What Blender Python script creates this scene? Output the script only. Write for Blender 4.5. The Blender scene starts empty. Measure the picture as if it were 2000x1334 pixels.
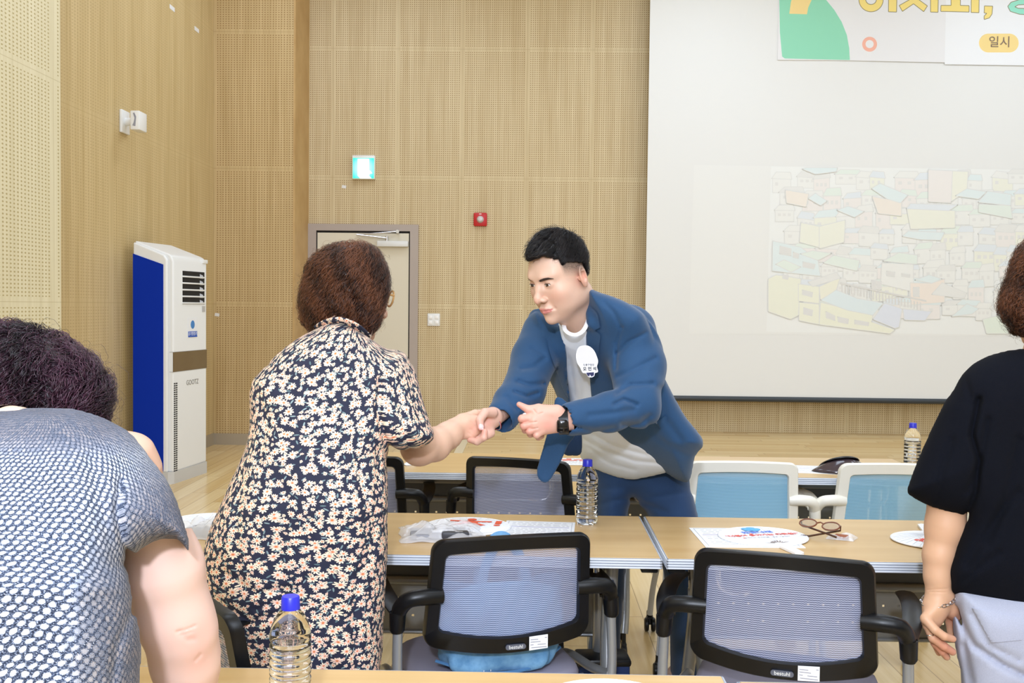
import bpy, bmesh, math, random
import numpy as np
from mathutils import Vector, Matrix
from mathutils.bvhtree import BVHTree

random.seed(7); rng = np.random.default_rng(7)
SC = bpy.context.scene
COL = SC.collection
PI = math.pi

# ---------------------------------------------------------------- camera
CAMZ = 1.36
FPX = 2000.0
cam_d = bpy.data.cameras.new('camera'); cam = bpy.data.objects.new('camera', cam_d); COL.objects.link(cam)
cam_d.sensor_fit = 'HORIZONTAL'; cam_d.sensor_width = 36.0; cam_d.lens = 36.0*FPX/2000.0
cam_d.clip_start = 0.05
RC = Matrix.Rotation(math.radians(1.03), 3, 'Z') @ Matrix.Rotation(math.radians(90-1.92), 3, 'X') @ Matrix.Rotation(math.radians(0.63), 3, 'Z')
cam.matrix_world = Matrix.Translation((0, 0, CAMZ)) @ RC.to_4x4()
SC.camera = cam
# ---------------------------------------------------------------- world, lights, exposure
SC.view_settings.view_transform = 'Standard'; SC.view_settings.look = 'None'
SC.view_settings.gamma = 1.0; SC.view_settings.exposure = 0.0; SC.view_settings.use_curve_mapping = False
wd = bpy.data.worlds.new('world'); SC.world = wd; wd.use_nodes = True
wd.node_tree.nodes['Background'].inputs[0].default_value = (1, .98, .95, 1)
wd.node_tree.nodes['Background'].inputs[1].default_value = 0.12
SC.cycles.use_denoising = True
SC.cycles.max_bounces = 7; SC.cycles.transparent_max_bounces = 16
def area(name, loc, size, power, col=(1, .97, .92), rot=(0, 0, 0), sy=None):
    l = bpy.data.lights.new(name, 'AREA'); l.energy = power; l.color = col; l.size = size
    if sy: l.shape = 'RECTANGLE'; l.size_y = sy
    o = bpy.data.objects.new(name, l); COL.objects.link(o); o.location = loc; o.rotation_euler = rot; return o
for ly in (-1.5, 2.0, 5.5, 8.4):
    for lx in (-1.6, 1.6, 4.8):
        area('ceiling_lamp', (lx, ly, 4.95), 1.3, 34, (.76, .89, 1.09))
area('camera_flash', (-0.14, -0.75, 2.02), 0.12, 58, (.85, .93, 1.08), (math.radians(84), 0, math.radians(-3)))
area('frontal_fill', (0.2, -2.3, 3.6), 2.4, 182, (.83, .92, 1.09), (math.radians(62), 0, 0))  # added soft fill from behind and above the camera, brightens the fronts

# ---------------------------------------------------------------- geometry of the view: pixel + depth -> place
RCn = np.array(RC)
def PXa(px, py, Y):
    px = np.asarray(px, dtype=np.float64); py = np.asarray(py, dtype=np.float64); Y = np.asarray(Y, dtype=np.float64)
    cx = (px-1000.0)/FPX; cy = -(py-667.0)/FPX
    d = [RCn[i, 0]*cx + RCn[i, 1]*cy - RCn[i, 2] for i in range(3)]
    k = Y/d[1]
    return np.stack(np.broadcast_arrays(d[0]*k, Y*np.ones_like(k), d[2]*k + CAMZ), axis=-1)
def PX(px, py, Y): return Vector(PXa(px, py, Y).tolist())
def onz(px, py, z):                      # the point of a horizontal plane seen at a pixel
    p = PXa(px, py, 1.0); k = (z-CAMZ)/(p[2]-CAMZ); return Vector((p[0]*k, k, z))

# ---------------------------------------------------------------- materials
def srgb(c):
    if isinstance(c, str): c = tuple(int(c[i:i+2], 16) for i in (0, 2, 4))
    return tuple(((x/255)/12.92 if x/255 <= .04045 else ((x/255+.055)/1.055)**2.4) for x in c[:3]) + (1.0,)
class NT:
    def __init__(s, name):
        s.m = bpy.data.materials.new(name); s.m.use_nodes = True; s.t = s.m.node_tree
        s.b = s.t.nodes['Principled BSDF']; s.out = s.t.nodes['Material Output']
    def n(s, typ, **kw):
        nd = s.t.nodes.new(typ)
        for k, v in kw.items(): setattr(nd, k, v)
        return nd
    def l(s, a, b): s.t.links.new(a, b); return b
    def val(s, sock, v):
        if hasattr(v, 'links') or isinstance(v, bpy.types.NodeSocket): s.t.links.new(v, sock)
        else: sock.default_value = v
    def math(s, op, a, b=0.0, c=0.0, clamp=False):
        nd = s.n('ShaderNodeMath', operation=op, use_clamp=clamp)
        s.val(nd.inputs[0], a)
        if len(nd.inputs) > 1: s.val(nd.inputs[1], b)
        if len(nd.inputs) > 2: s.val(nd.inputs[2], c)
        return nd.outputs[0]
    def mix(s, f, a, b, blend='MIX'):
        nd = s.n('ShaderNodeMix', data_type='RGBA', blend_type=blend)
        s.val(nd.inputs[0], f); s.val(nd.inputs[6], a); s.val(nd.inputs[7], b); return nd.outputs[2]
    def obj(s): return s.n('ShaderNodeTexCoord').outputs['Object']
    def sep(s, v):
        nd = s.n('ShaderNodeSeparateXYZ'); s.l(v, nd.inputs[0]); return nd.outputs
    def comb(s, x, y, z=0.0):
        nd = s.n('ShaderNodeCombineXYZ'); s.val(nd.inputs[0], x); s.val(nd.inputs[1], y); s.val(nd.inputs[2], z); return nd.outputs[0]
    def noise(s, v, scale, detail=2.0, rough=.5):
        nd = s.n('ShaderNodeTexNoise'); s.l(v, nd.inputs['Vector']); nd.inputs['Scale'].default_value = scale
        nd.inputs['Detail'].default_value = detail; nd.inputs['Roughness'].default_value = rough; return nd.outputs[0]
    def ramp(s, f, stops):
        nd = s.n('ShaderNodeValToRGB'); s.val(nd.inputs[0], f); e = nd.color_ramp.elements
        while len(e) < len(stops): e.new(.5)
        for i, (p, c) in enumerate(stops): e[i].position = p; e[i].color = c
        return nd.outputs[0]
    def smooth(s, x, a, b):
        nd = s.n('ShaderNodeMapRange', interpolation_type='SMOOTHSTEP'); s.val(nd.inputs[0], x)
        nd.inputs[1].default_value = a; nd.inputs[2].default_value = b; return nd.outputs[0]
    def bump(s, h, strength=.3, dist=.002):
        nd = s.n('ShaderNodeBump'); s.val(nd.inputs['Height'], h); nd.inputs['Strength'].default_value = strength
        nd.inputs['Distance'].default_value = dist; s.l(nd.outputs[0], s.b.inputs['Normal'])
def mat(name, col, rough=.5, metal=0.0, **kw):
    t = NT(name); b = t.b; b.inputs['Base Color'].default_value = srgb(col); b.inputs['Roughness'].default_value = rough
    b.inputs['Metallic'].default_value = metal
    for k, v in kw.items(): b.inputs[k.replace('_', ' ')].default_value = v
    return t.m
def perforated(name, axis, c0, c1, holecol, x0, pw=.656, z0=1.36, ph=1.30, seams=True, hole=1.0):
    t = NT(name); o = t.obj(); X, Y, Z = t.sep(o); U = X if axis == 'x' else Y
    g = t.noise(t.comb(t.math('MULTIPLY', U, 55.), 0., t.math('MULTIPLY', Z, 1.1)), 1.0, 3.0, .6)
    g2 = t.noise(t.comb(t.math('MULTIPLY', U, 9.), 3., t.math('MULTIPLY', Z, .35)), 1.0, 2.0, .5)
    gg = t.math('ADD', t.math('MULTIPLY', g, .65), t.math('MULTIPLY', g2, .45))
    base = t.ramp(gg, [(.38, srgb(c0)), (.72, srgb(c1))])
    pu = t.math('FRACT', t.math('DIVIDE', t.math('SUBTRACT', U, x0-20*pw), pw))
    pz = t.math('FRACT', t.math('DIVIDE', t.math('SUBTRACT', Z, z0-8*ph), ph))
    du = t.math('MULTIPLY', t.math('MINIMUM', pu, t.math('SUBTRACT', 1., pu)), pw)
    dz = t.math('MULTIPLY', t.math('MINIMUM', pz, t.math('SUBTRACT', 1., pz)), ph)
    edge = t.math('MINIMUM', du, dz)
    pit = pw/30.
    hu = t.math('SUBTRACT', t.math('FRACT', t.math('DIVIDE', t.math('MULTIPLY', pu, pw), pit)), .5)
    hz = t.math('SUBTRACT', t.math('FRACT', t.math('DIVIDE', t.math('MULTIPLY', pz, ph), ph/60.)), .5)
    r = t.math('SQRT', t.math('ADD', t.math('MULTIPLY', hu, hu), t.math('MULTIPLY', hz, hz)))
    hm = t.math('SUBTRACT', 1., t.smooth(r, .16, .30))
    if seams: hm = t.math('MULTIPLY', hm, t.math('GREATER_THAN', edge, pit*.75))
    hm = t.math('MULTIPLY', hm, hole)
    c = t.mix(hm, base, srgb(holecol))
    if seams: c = t.mix(t.math('MULTIPLY', t.math('LESS_THAN', edge, .0022), .45), c, srgb(holecol))
    t.l(c, t.b.inputs['Base Color']); t.b.inputs['Roughness'].default_value = .55
    return t.m
M = {}
M['wall_r'] = perforated('perforated_wood', 'x', (196,173,130), (223,205,166), (150,118,72), PX(778,10,10.43).x)
M['wall_l'] = perforated('perforated_wood_corner', 'x', (186,158,108), (212,186,138), (148,112,62), -3.06, .80)
M['wall_s'] = perforated('perforated_wood_side', 'y', (191,165,113), (217,193,144), (172,142,92), 9.82, 1.2, hole=.55)
M['wall_n'] = perforated('perforated_wood_pale', 'y', (217,205,168), (233,223,190), (180,162,108), 5.97, 1.2)
def woodplain(name, c0, c1, rough, su=(60., 1.2), spec=.5, planks=None):
    t = NT(name); X, Y, Z = t.sep(t.obj())
    if planks:
        w, ln, ax = planks; U, V = (X, Y) if ax == 'y' else (Y, X)
        row = t.math('FLOOR', t.math('DIVIDE', U, w)); rnd = t.n('ShaderNodeTexWhiteNoise', noise_dimensions='1D'); t.l(row, rnd.inputs['W'])
        v2 = t.math('ADD', t.math('DIVIDE', V, ln), t.math('MULTIPLY', rnd.outputs[0], 7.3)); cell = t.math('FLOOR', v2)
        wn = t.n('ShaderNodeTexWhiteNoise', noise_dimensions='2D'); t.l(t.comb(row, cell), wn.inputs['Vector'])
        g = t.noise(t.comb(t.math('MULTIPLY', U, su[0]), t.math('MULTIPLY', V, su[1]), t.math('MULTIPLY', wn.outputs[0], 30.)), 1.0, 3.0, .6)
        f = t.math('ADD', t.math('MULTIPLY', g, .7), t.math('MULTIPLY', wn.outputs[0], .38))
        c = t.ramp(f, [(.25, srgb(c0)), (.8, srgb(c1))])
        fu = t.math('FRACT', t.math('DIVIDE', U, w)); e = t.math('MULTIPLY', t.math('MINIMUM', fu, t.math('SUBTRACT', 1., fu)), w)
        fv = t.math('FRACT', v2); e2 = t.math('MULTIPLY', t.math('MINIMUM', fv, t.math('SUBTRACT', 1., fv)), ln)
        c = t.mix(t.math('MULTIPLY', t.math('LESS_THAN', t.math('MINIMUM', e, e2), .0016), .7), c, srgb((110,80,40)))
    else:
        g = t.noise(t.comb(t.math('MULTIPLY', X, su[1]), t.math('MULTIPLY', Y, su[0]), t.math('MULTIPLY', Z, su[0])), 1.0, 3.0, .6)
        c = t.ramp(g, [(.3, srgb(c0)), (.75, srgb(c1))])
    t.l(c, t.b.inputs['Base Color']); t.b.inputs['Roughness'].default_value = rough; t.b.inputs['Specular IOR Level'].default_value = spec
    return t.m
M['floor'] = woodplain('floor_boards', (210,176,116), (238,214,166), .22, (40., 1.0), planks=(.1275, 1.4, 'y'))
M['stage'] = woodplain('stage_boards', (206,170,112), (236,210,160), .25, (40., 1.0), planks=(.09, 1.1, 'x'))
M['table'] = woodplain('table_laminate', (198,160,104), (214,182,130), .28, (14., 1.1))
M['plainwood'] = woodplain('plain_wood_strip', (186,148,92), (206,172,116), .5, (3., 3.))
M['white'] = mat('white_plaster', (236,234,228), .8)
M['skirt'] = mat('grey_skirting', (170,156,134), .6)
M['frame'] = mat('taupe_door_frame', (176,162,152), .45)
M['door'] = mat('cream_door_leaf', (222,213,192), .5)
M['dark'] = mat('dark_gap', (20,18,18), .8)
M['chrome'] = mat('chrome_metal', (205,205,210), .18, 1.0)
M['steel'] = mat('painted_silver_tube', (158,160,162), .32, .55)
M['greymetal'] = mat('grey_painted_metal', (136,134,130), .45, .25)
M['darkmetal'] = mat('dark_grey_painted_metal', (92,92,92), .45, .3)
M['black'] = mat('black_plastic', (11,12,15), .36, 0, Specular_IOR_Level=.35)
M['blackmat'] = mat('black_rubber', (18,18,20), .6)
M['ivory'] = mat('ivory_plastic', (234,230,218), .4)
M['whiteplastic'] = mat('white_plastic', (238,238,236), .35)
M['blueside'] = mat('blue_painted_panel', (2,46,164), .6, 0, Specular_IOR_Level=.15)
M['greyplastic'] = mat('blue_grey_plastic', (92,98,116), .5)
M['seatgrey'] = mat('lavender_grey_fabric', (146,142,158), .85)
M['paper'] = mat('white_paper', (240,241,244), .7)
M['ink'] = mat('grey_print', (150,150,160), .8)
M['purple'] = mat('purple_print', (130,120,180), .8)
M['redprint'] = mat('red_print', (226,76,60), .6)
M['orangered'] = mat('orange_red_print', (232,84,40), .6)
M['blueprint'] = mat('blue_print', (90,176,240), .6)
M['fanwhite'] = mat('white_fan_plastic', (243,244,248), .4)
M['navybox'] = mat('navy_blue_cloth', (16,40,86), .8)
M['red'] = mat('red_plastic', (196,22,28), .35)
M['cap'] = mat('blue_bottle_cap', (40,44,190), .35)
M['screen'] = mat('matt_white_projection_screen', (236,236,234), .9)
M['tape'] = mat('white_tape', (232,230,228), .7)

# ---------------------------------------------------------------- mesh helpers
def tagit(o, label=None, cat=None, group=None, kind=None):
    if label: o['label'] = label
    if cat: o['category'] = cat
    if group: o['group'] = group
    if kind: o['kind'] = kind
    return o
def empty(name, loc=(0, 0, 0), rz=0.0, label=None, cat=None, group=None):
    o = bpy.data.objects.new(name, None); COL.objects.link(o); o.location = loc; o.rotation_euler = (0, 0, rz)
    o.empty_display_size = .1
    return tagit(o, label, cat, group)
def setsmooth(me, ang=40):
    me.polygons.foreach_set('use_smooth', [True]*len(me.polygons))
    if ang is not None:
        try: me.set_sharp_from_angle(angle=math.radians(ang))
        except Exception: pass
def link(name, me, m=None, parent=None, smooth=40):
    o = bpy.data.objects.new(name, me); COL.objects.link(o)
    for mm in (m if isinstance(m, (list, tuple)) else [m]):
        if mm: me.materials.append(mm)
    if parent is not None: o.parent = parent
    if smooth is not None: setsmooth(me, smooth)
    return o
class MB:
    def __init__(s): s.v = []; s.f = []; s.mi = []; s.cm = 0; s.T = None
    def add(s, vs, fs):
        b = len(s.v)
        for p in vs:
            p = Vector(p)
            if s.T is not None: p = s.T @ p
            s.v.append(tuple(p))
        for f in fs: s.f.append([b+i for i in f]); s.mi.append(s.cm)
        return s
    def box(s, x0, x1, y0, y1, z0, z1):
        return s.add([(x0,y0,z0),(x1,y0,z0),(x1,y1,z0),(x0,y1,z0),(x0,y0,z1),(x1,y0,z1),(x1,y1,z1),(x0,y1,z1)],
                     [(0,3,2,1),(4,5,6,7),(0,1,5,4),(1,2,6,5),(2,3,7,6),(3,0,4,7)])
    def rbox(s, x0, x1, y0, y1, z0, z1, r=.005, seg=2):
        bm = bmesh.new(); bmesh.ops.create_cube(bm, size=1.0)
        for v in bm.verts: v.co = Vector(((x0+x1)/2+v.co.x*(x1-x0), (y0+y1)/2+v.co.y*(y1-y0), (z0+z1)/2+v.co.z*(z1-z0)))
        bmesh.ops.bevel(bm, geom=bm.edges[:], offset=r, segments=seg, affect='EDGES', profile=.5)
        bm.verts.index_update(); s.add([v.co[:] for v in bm.verts], [[v.index for v in f.verts] for f in bm.faces]); bm.free(); return s
    def tube(s, pts, r, seg=12, caps=True, flat=1.0, fdir=None):
        pts = [Vector(p) for p in pts]; n = len(pts); rs = r if isinstance(r, (list, tuple)) else [r]*n
        tang = [(pts[min(i+1, n-1)]-pts[max(i-1, 0)]).normalized() for i in range(n)]
        up = Vector(fdir) if fdir is not None else (Vector((0, 0, 1)) if abs(tang[0].z) < .9 else Vector((1, 0, 0)))
        vs = []; fs = []
        for i in range(n):
            t = tang[i]; a = (up - t*up.dot(t)).normalized(); b = t.cross(a); up = a if fdir is None else up
            for k in range(seg):
                th = 2*PI*k/seg; vs.append(pts[i] + a*(rs[i]*flat*math.cos(th)) + b*(rs[i]*math.sin(th)))
        for i in range(n-1):
            for k in range(seg):
                k2 = (k+1) % seg; fs.append((i*seg+k, i*seg+k2, (i+1)*seg+k2, (i+1)*seg+k))
        if caps: fs.append(tuple(range(seg))[::-1]); fs.append(tuple((n-1)*seg+k for k in range(seg)))
        return s.add(vs, fs)
    def lathe(s, prof, seg=24, c=(0, 0, 0), axis='z'):
        vs = []; fs = []; n = len(prof)
        for r, z in prof:
            for k in range(seg):
                a = 2*PI*k/seg; x, y = r*math.cos(a), r*math.sin(a)
                p = {'z': (x, y, z), 'y': (x, z, y), 'x': (z, x, y)}[axis]
                vs.append((p[0]+c[0], p[1]+c[1], p[2]+c[2]))
        for i in range(n-1):
            for k in range(seg):
                k2 = (k+1) % seg; fs.append((i*seg+k, i*seg+k2, (i+1)*seg+k2, (i+1)*seg+k))
        return s.add(vs, fs)
    def prism(s, poly, d0, d1, plane='xz'):
        n = len(poly)
        def mk(u, v, d): return {'xz': (u, d, v), 'xy': (u, v, d), 'yz': (d, u, v)}[plane]
        vs = [mk(u, v, d0) for u, v in poly]+[mk(u, v, d1) for u, v in poly]
        fs = [tuple(range(n)), tuple(range(2*n-1, n-1, -1))]+[(i, i+n, (i+1) % n+n, (i+1) % n) for i in range(n)]
        return s.add(vs, fs)
    def build(s, name, m=None, parent=None, smooth=40, bevel=None):
        me = bpy.data.meshes.new(name); me.from_pydata(s.v, [], s.f); 
        if any(s.mi): me.polygons.foreach_set('material_index', s.mi)
        bm = bmesh.new(); bm.from_mesh(me); bmesh.ops.recalc_face_normals(bm, faces=bm.faces[:]); bm.to_mesh(me); bm.free()
        me.update()
        return link(name, me, m, parent, smooth)
def rrect(w, h, r, seg=6, cx=0, cz=0):
    out = []
    for sx, sz, a0 in ((1, 1, 0), (-1, 1, 90), (-1, -1, 180), (1, -1, 270)):
        for k in range(seg+1):
            a = math.radians(a0+90*k/seg); out.append((cx+sx*(w/2-r)+r*math.cos(a), cz+sz*(h/2-r)+r*math.sin(a)))
    return out
def bez(pts, n=8):                      # Catmull-Rom through the points
    P = [Vector(p) for p in pts]; out = []
    for i in range(len(P)-1):
        p0 = P[max(i-1, 0)]; p1 = P[i]; p2 = P[i+1]; p3 = P[min(i+2, len(P)-1)]
        for k in range(n):
            t = k/n; out.append(.5*((2*p1)+(p2-p0)*t+(2*p0-5*p1+4*p2-p3)*t*t+(3*p1-p0-3*p2+p3)*t**3))
    out.append(P[-1]); return out
def text(name, s, size, m, parent=None, loc=(0, 0, 0), rot=(PI/2, 0, 0), bold=0.0, ext=.0006, sx=1.0, align='CENTER'):
    c = bpy.data.curves.new(name, 'FONT'); c.body = s; c.size = size; c.align_x = align; c.align_y = 'CENTER'; c.extrude = ext; c.offset = bold
    c.resolution_u = 3
    t = bpy.data.objects.new(name, c); COL.objects.link(t)
    dg = bpy.context.evaluated_depsgraph_get(); me = bpy.data.meshes.new_from_object(t.evaluated_get(dg)); me.name = name
    bpy.data.objects.remove(t); 
    o = bpy.data.objects.new(name, me); COL.objects.link(o); me.materials.clear(); me.materials.append(m)
    o.location = loc; o.rotation_euler = rot; o.scale = (sx, 1, 1)
    if parent is not None: o.parent = parent
    return o
def copy_tree(o, parent=None):
    c = o.copy(); COL.objects.link(c); c.parent = parent
    for ch in list(o.children): copy_tree(ch, c)
    return c
# ================================================================ the room
YR, YL = 10.43, 9.82
XC = -3.06                                  # left side wall
XP = -2.285                                 # the return between the two back walls
def wallbox(name, m, *b):
    return tagit(MB().box(*b).build(name, m, smooth=None), kind='structure')
wallbox('floor', M['floor'], -3.6, 7.2, -4.2, 10.6, -.08, 0)
wallbox('ceiling', M['white'], -3.6, 7.2, -4.2, 10.7, 5.2, 5.3)
w = wallbox('wall_back', M['wall_r'], XP, 7.2, YR, YR+.12, 0, 5.2)
wallbox('wall_corner', M['wall_l'], XC-.1, XP-.004, YL, YL+.6, .0, 5.2)
wallbox('trim_1', M['plainwood'], XP-.004, XP+.012, YL-.004, YR, 0, 5.2)
wallbox('wall_left', M['wall_s'], XC-.12, XC, 6.0, YL, 0, 5.2)
wallbox('wall_near', M['wall_n'], XC-.12, -2.80, -4.2, 6.06, 0, 5.2)
wallbox('wall_right', M['white'], 7.1, 7.2, -4.2, YR, 0, 5.2)
wallbox('wall_rear', M['white'], -3.6, 7.2, -4.3, -4.2, 0, 5.2)
wallbox('baseboard_corner', M['skirt'], XC, XP, YL-.012, YL, 0, .11)
wallbox('baseboard_left', M['skirt'], XC, XC+.012, 6.06, YL, 0, .11)
wallbox('baseboard_back', M['skirt'], -1.12, -.6, YR-.012, YR, 0, .11)
# low stage along the back wall, its pale nosing at the left side
SX = -.565
wallbox('floor_stage', M['stage'], SX, 7.1, 8.35, YR, 0, .115)
wallbox('trim_2', mat('pale_stage_nosing', (226,212,182), .5), SX-.075, SX-.001, 8.35, YR, 0, .118)
# ---- door
dr = empty('door_1', (0, YR, 0)); tagit(dr, kind='structure')
dx0, dx1 = PX(602, 560, YR).x, PX(817, 560, YR).x
dt = PX(700, 438, YR).z
fw = .085
mb = MB(); mb.box(dx0, dx0+fw, -.03, .02, 0, dt); mb.box(dx1-fw, dx1, -.03, .02, 0, dt); mb.box(dx0+fw, dx1-fw, -.03, .02, dt-fw*.8, dt)
mb.build('door_frame', M['frame'], dr)
MB().box(dx0+fw, dx1-fw, -.012, -.006, 0, dt-fw*.8).build('door_gap', M['dark'], dr)
MB().box(dx0+fw+.012, dx1-fw-.012, -.022, -.008, .01, dt-fw*.8-.022).build('door_leaf', M['door'], dr)
a = PX(736, 470, YR-.08); b = PX(797, 482, YR-.08)
MB().rbox(a.x, b.x, -.085, -.022, b.z, a.z, .008).build('door_closer', mat('closer_silver', (226,226,224), .35), dr)
p = [PX(757, 466, YR), PX(698, 459, YR), PX(778, 453, YR)]
mb = MB(); mb.tube([(q.x, -.06, q.z) for q in p[:2]], .008, 8); mb.tube([(q.x, -.055, q.z) for q in p[1:]], .006, 8)
mb.lathe([(0, -.075), (.018, -.075), (.018, -.03), (0, -.03)], 12, (p[2].x, 0, p[2].z), 'y'); mb.lathe([(0, -.02), (.014, -.02), (.014, .04), (0, .04)], 12, (p[0].x, -.055, p[0].z-.02), 'z')
mb.build('closer_arm', M['chrome'], dr)
# ---- exit sign, fire lamp, switch, outlet, sensor, bits of tape
def onwall(px0, py0, px1, py1, Y): a = PX(px0, py0, Y); b = PX(px1, py1, Y); return a.x, b.x, b.z, a.z
x0, x1, z0, z1 = onwall(688, 303, 732, 350, YR-.05)
ex = empty('exit_sign', ((x0+x1)/2, YR, z0), label='lit green and white exit sign above the door', cat='sign')
hw = (x1-x0)/2; hh = z1-z0
MB().rbox(-hw, hw, -.055, 0, 0, hh, .006).build('housing', M['whiteplastic'], ex)
t = NT('exit_panel'); X, Y, Z = t.sep(t.obj())
rr = t.math('SQRT', t.math('ADD', t.math('POWER', X, 2.), t.math('POWER', t.math('SUBTRACT', Z, hh*.46), 2.)))
t.l(t.mix(t.smooth(rr, hw*.4, hw*1.25), srgb((190,255,240)), srgb((30,235,195))), t.b.inputs['Emission Color']); t.b.inputs['Emission Strength'].default_value = 1.25
t.b.inputs['Base Color'].default_value = srgb((40,160,120))
MB().box(-hw*.93, hw*.93, -.0575, -.054, hh*.03, hh*.88).build('panel', t.m, ex)
em = NT('exit_panel_white'); em.b.inputs['Emission Color'].default_value = (1, 1, 1, 1); em.b.inputs['Emission Strength'].default_value = 1.5
mb = MB(); mb.prism([(-hw*.5, hh*.14), (-hw*.28, hh*.03), (hw*.72, hh*.03), (hw*.5, hh*.14), (hw*.55, hh*.22), (hw*.8, hh*.24), (hw*.62, hh*.34), (hw*.5, hh*.36), (hw*.5, hh*.84), (-hw*.5, hh*.84)], -.059, -.0575)
mb.build('doorway_symbol', em.m, ex)
em2 = NT('exit_figure'); em2.b.inputs['Emission Color'].default_value = srgb((214,252,246)); em2.b.inputs['Emission Strength'].default_value = 1.15
mb = MB(); mb.lathe([(0, -.0602), (hw*.10, -.0602), (hw*.10, -.059)], 14, (-hw*.16, 0, hh*.76), 'y')
for q in ([(-hw*.1, hh*.66), (hw*.02, hh*.46)], [(hw*.02, hh*.46), (-hw*.22, hh*.18)], [(hw*.02, hh*.46), (hw*.2, hh*.3), (hw*.4, hh*.28)], [(-hw*.1, hh*.64), (hw*.2, hh*.56)], [(-hw*.1, hh*.64), (-hw*.38, hh*.54)]):
    mb.tube([(u, -.0595, v) for u, v in q], .006, 6)
mb.build('running_figure', em2.m, ex)
x0, x1, z0, z1 = onwall(925, 416, 951, 441, YR-.03)
fl = empty('fire_alarm_light', ((x0+x1)/2, YR, (z0+z1)/2), label='red square fire alarm light with round clear lens on wall', cat='alarm')
hw = (x1-x0)/2; MB().rbox(-hw, hw, -.035, 0, -hw, hw, .012).build('housing', M['red'], fl)
MB().lathe([(0, -.07), (.02, -.068), (.034, -.05), (.036, -.035)], 18, (0, 0, 0), 'y').build('lens', mat('clear_grey_lens', (210,205,205), .15), fl)
MB().rbox(-.012, .012, -.036, -.034, .05, .058, .001).build('label_plate', M['whiteplastic'], fl)
x0, x1, z0, z1 = onwall(835, 612, 859, 637, YR-.01)
sw = empty('light_switch', ((x0+x1)/2, YR, (z0+z1)/2), label='white four-gang light switch plate beside the door', cat='switch')
hw = (x1-x0)/2; MB().rbox(-hw, hw, -.012, 0, -hw, hw, .004).build('plate', M['whiteplastic'], sw)
for i, (u, v) in enumerate([(-.5, .42), (.5, .42), (-.5, -.42), (.5, -.42)]):
    k = MB().rbox(u*hw-.018, u*hw+.018, -.018, -.011, v*hw-.018, v*hw+.018, .002).build('rocker', mat('rocker_white_%d' % i, (250,248,246), .3), sw)
x0, x1, z0, z1 = onwall(1027, 768, 1050, 800, YR-.01)
ou = empty('wall_socket', ((x0+x1)/2, YR, (z0+z1)/2), label='cream double wall socket seen behind the suited man\'s sleeve', cat='socket')
hw = (x1-x0)/2; hh = (z1-z0)/2; MB().rbox(-hw, hw, -.012, 0, -hh, hh, .004).build('plate', M['ivory'], ou)
for s_ in (-1, 1):
    k = MB(); k.lathe([(.0, -.0135), (.016, -.0135), (.022, -.0145), (.024, -.0135), (.024, -.011)], 16, (hw*.4, 0, s_*hh*.5), 'y')
    k.build('outlet', M['ivory'], ou)
    k = MB(); k.lathe([(0, -.0142), (.004, -.0142), (.004, -.013)], 8, (hw*.4-.008, 0, s_*hh*.5), 'y'); k.lathe([(0, -.0142), (.004, -.0142), (.004, -.013)], 8, (hw*.4+.008, 0, s_*hh*.5), 'y'); k.build('pin_hole', M['dark'], ou)
for (px, py, Y, ax, lb) in ((672, 364.5, YR, 'x', 'scrap of white tape on the wall below the exit sign'), (424, 614.5, YL, 'x', 'scrap of white tape on wall beside the air conditioner')):
    q = PX(px, py, Y-.002); o = MB().box(-.022, .022, -.001, .001, -.016, .014).build('tape_scrap', M['tape'])
    o.location = (q.x, Y-.0012, q.z); o.rotation_euler = (0, .15, 0); tagit(o, lb, 'tape')
for (px, py, lb) in ((336, 16, 'upper scrap of white tape high on the side wall'), (384, 58, 'lower scrap of white tape high on side wall near corner')):
    q = PXa(px, py, 1.0); k = XC/q[0]; z = (q[2]-CAMZ)*k+CAMZ
    o = MB().box(-.001, .001, -.06, .06, -.018, .018).build('tape_scrap', M['tape']); o.location = (XC+.0012, k, z); tagit(o, lb, 'tape')
q = PXa(237, 237, 1.0); k = (XC)/q[0]; Ys = k; zs = (q[2]-CAMZ)*k+CAMZ
sn = empty('wall_speaker', (XC, Ys, zs), label='small white box sensor mounted high on the side wall', cat='sensor')
MB().rbox(0, .022, -.04, .11, -.085, .085, .006).build('base_plate', M['whiteplastic'], sn)
mb = MB(); mb.rbox(.10, .17, -.09, -.05+.11, -.075, .065, .008); 
mb.build('case', M['whiteplastic'], sn)
MB().tube([(.02, .03, 0), (.11, .0, 0)], .03, 12).build('bracket', M['whiteplastic'], sn)
mb = MB()
mb.prism([(.118, -.045), (.14, -.05), (.146, .02), (.132, .05), (.122, .045), (.134, .01), (.128, -.02)], -.0915, -.0905, 'xz'); mb.build('logo', M['ink'], sn)

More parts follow.
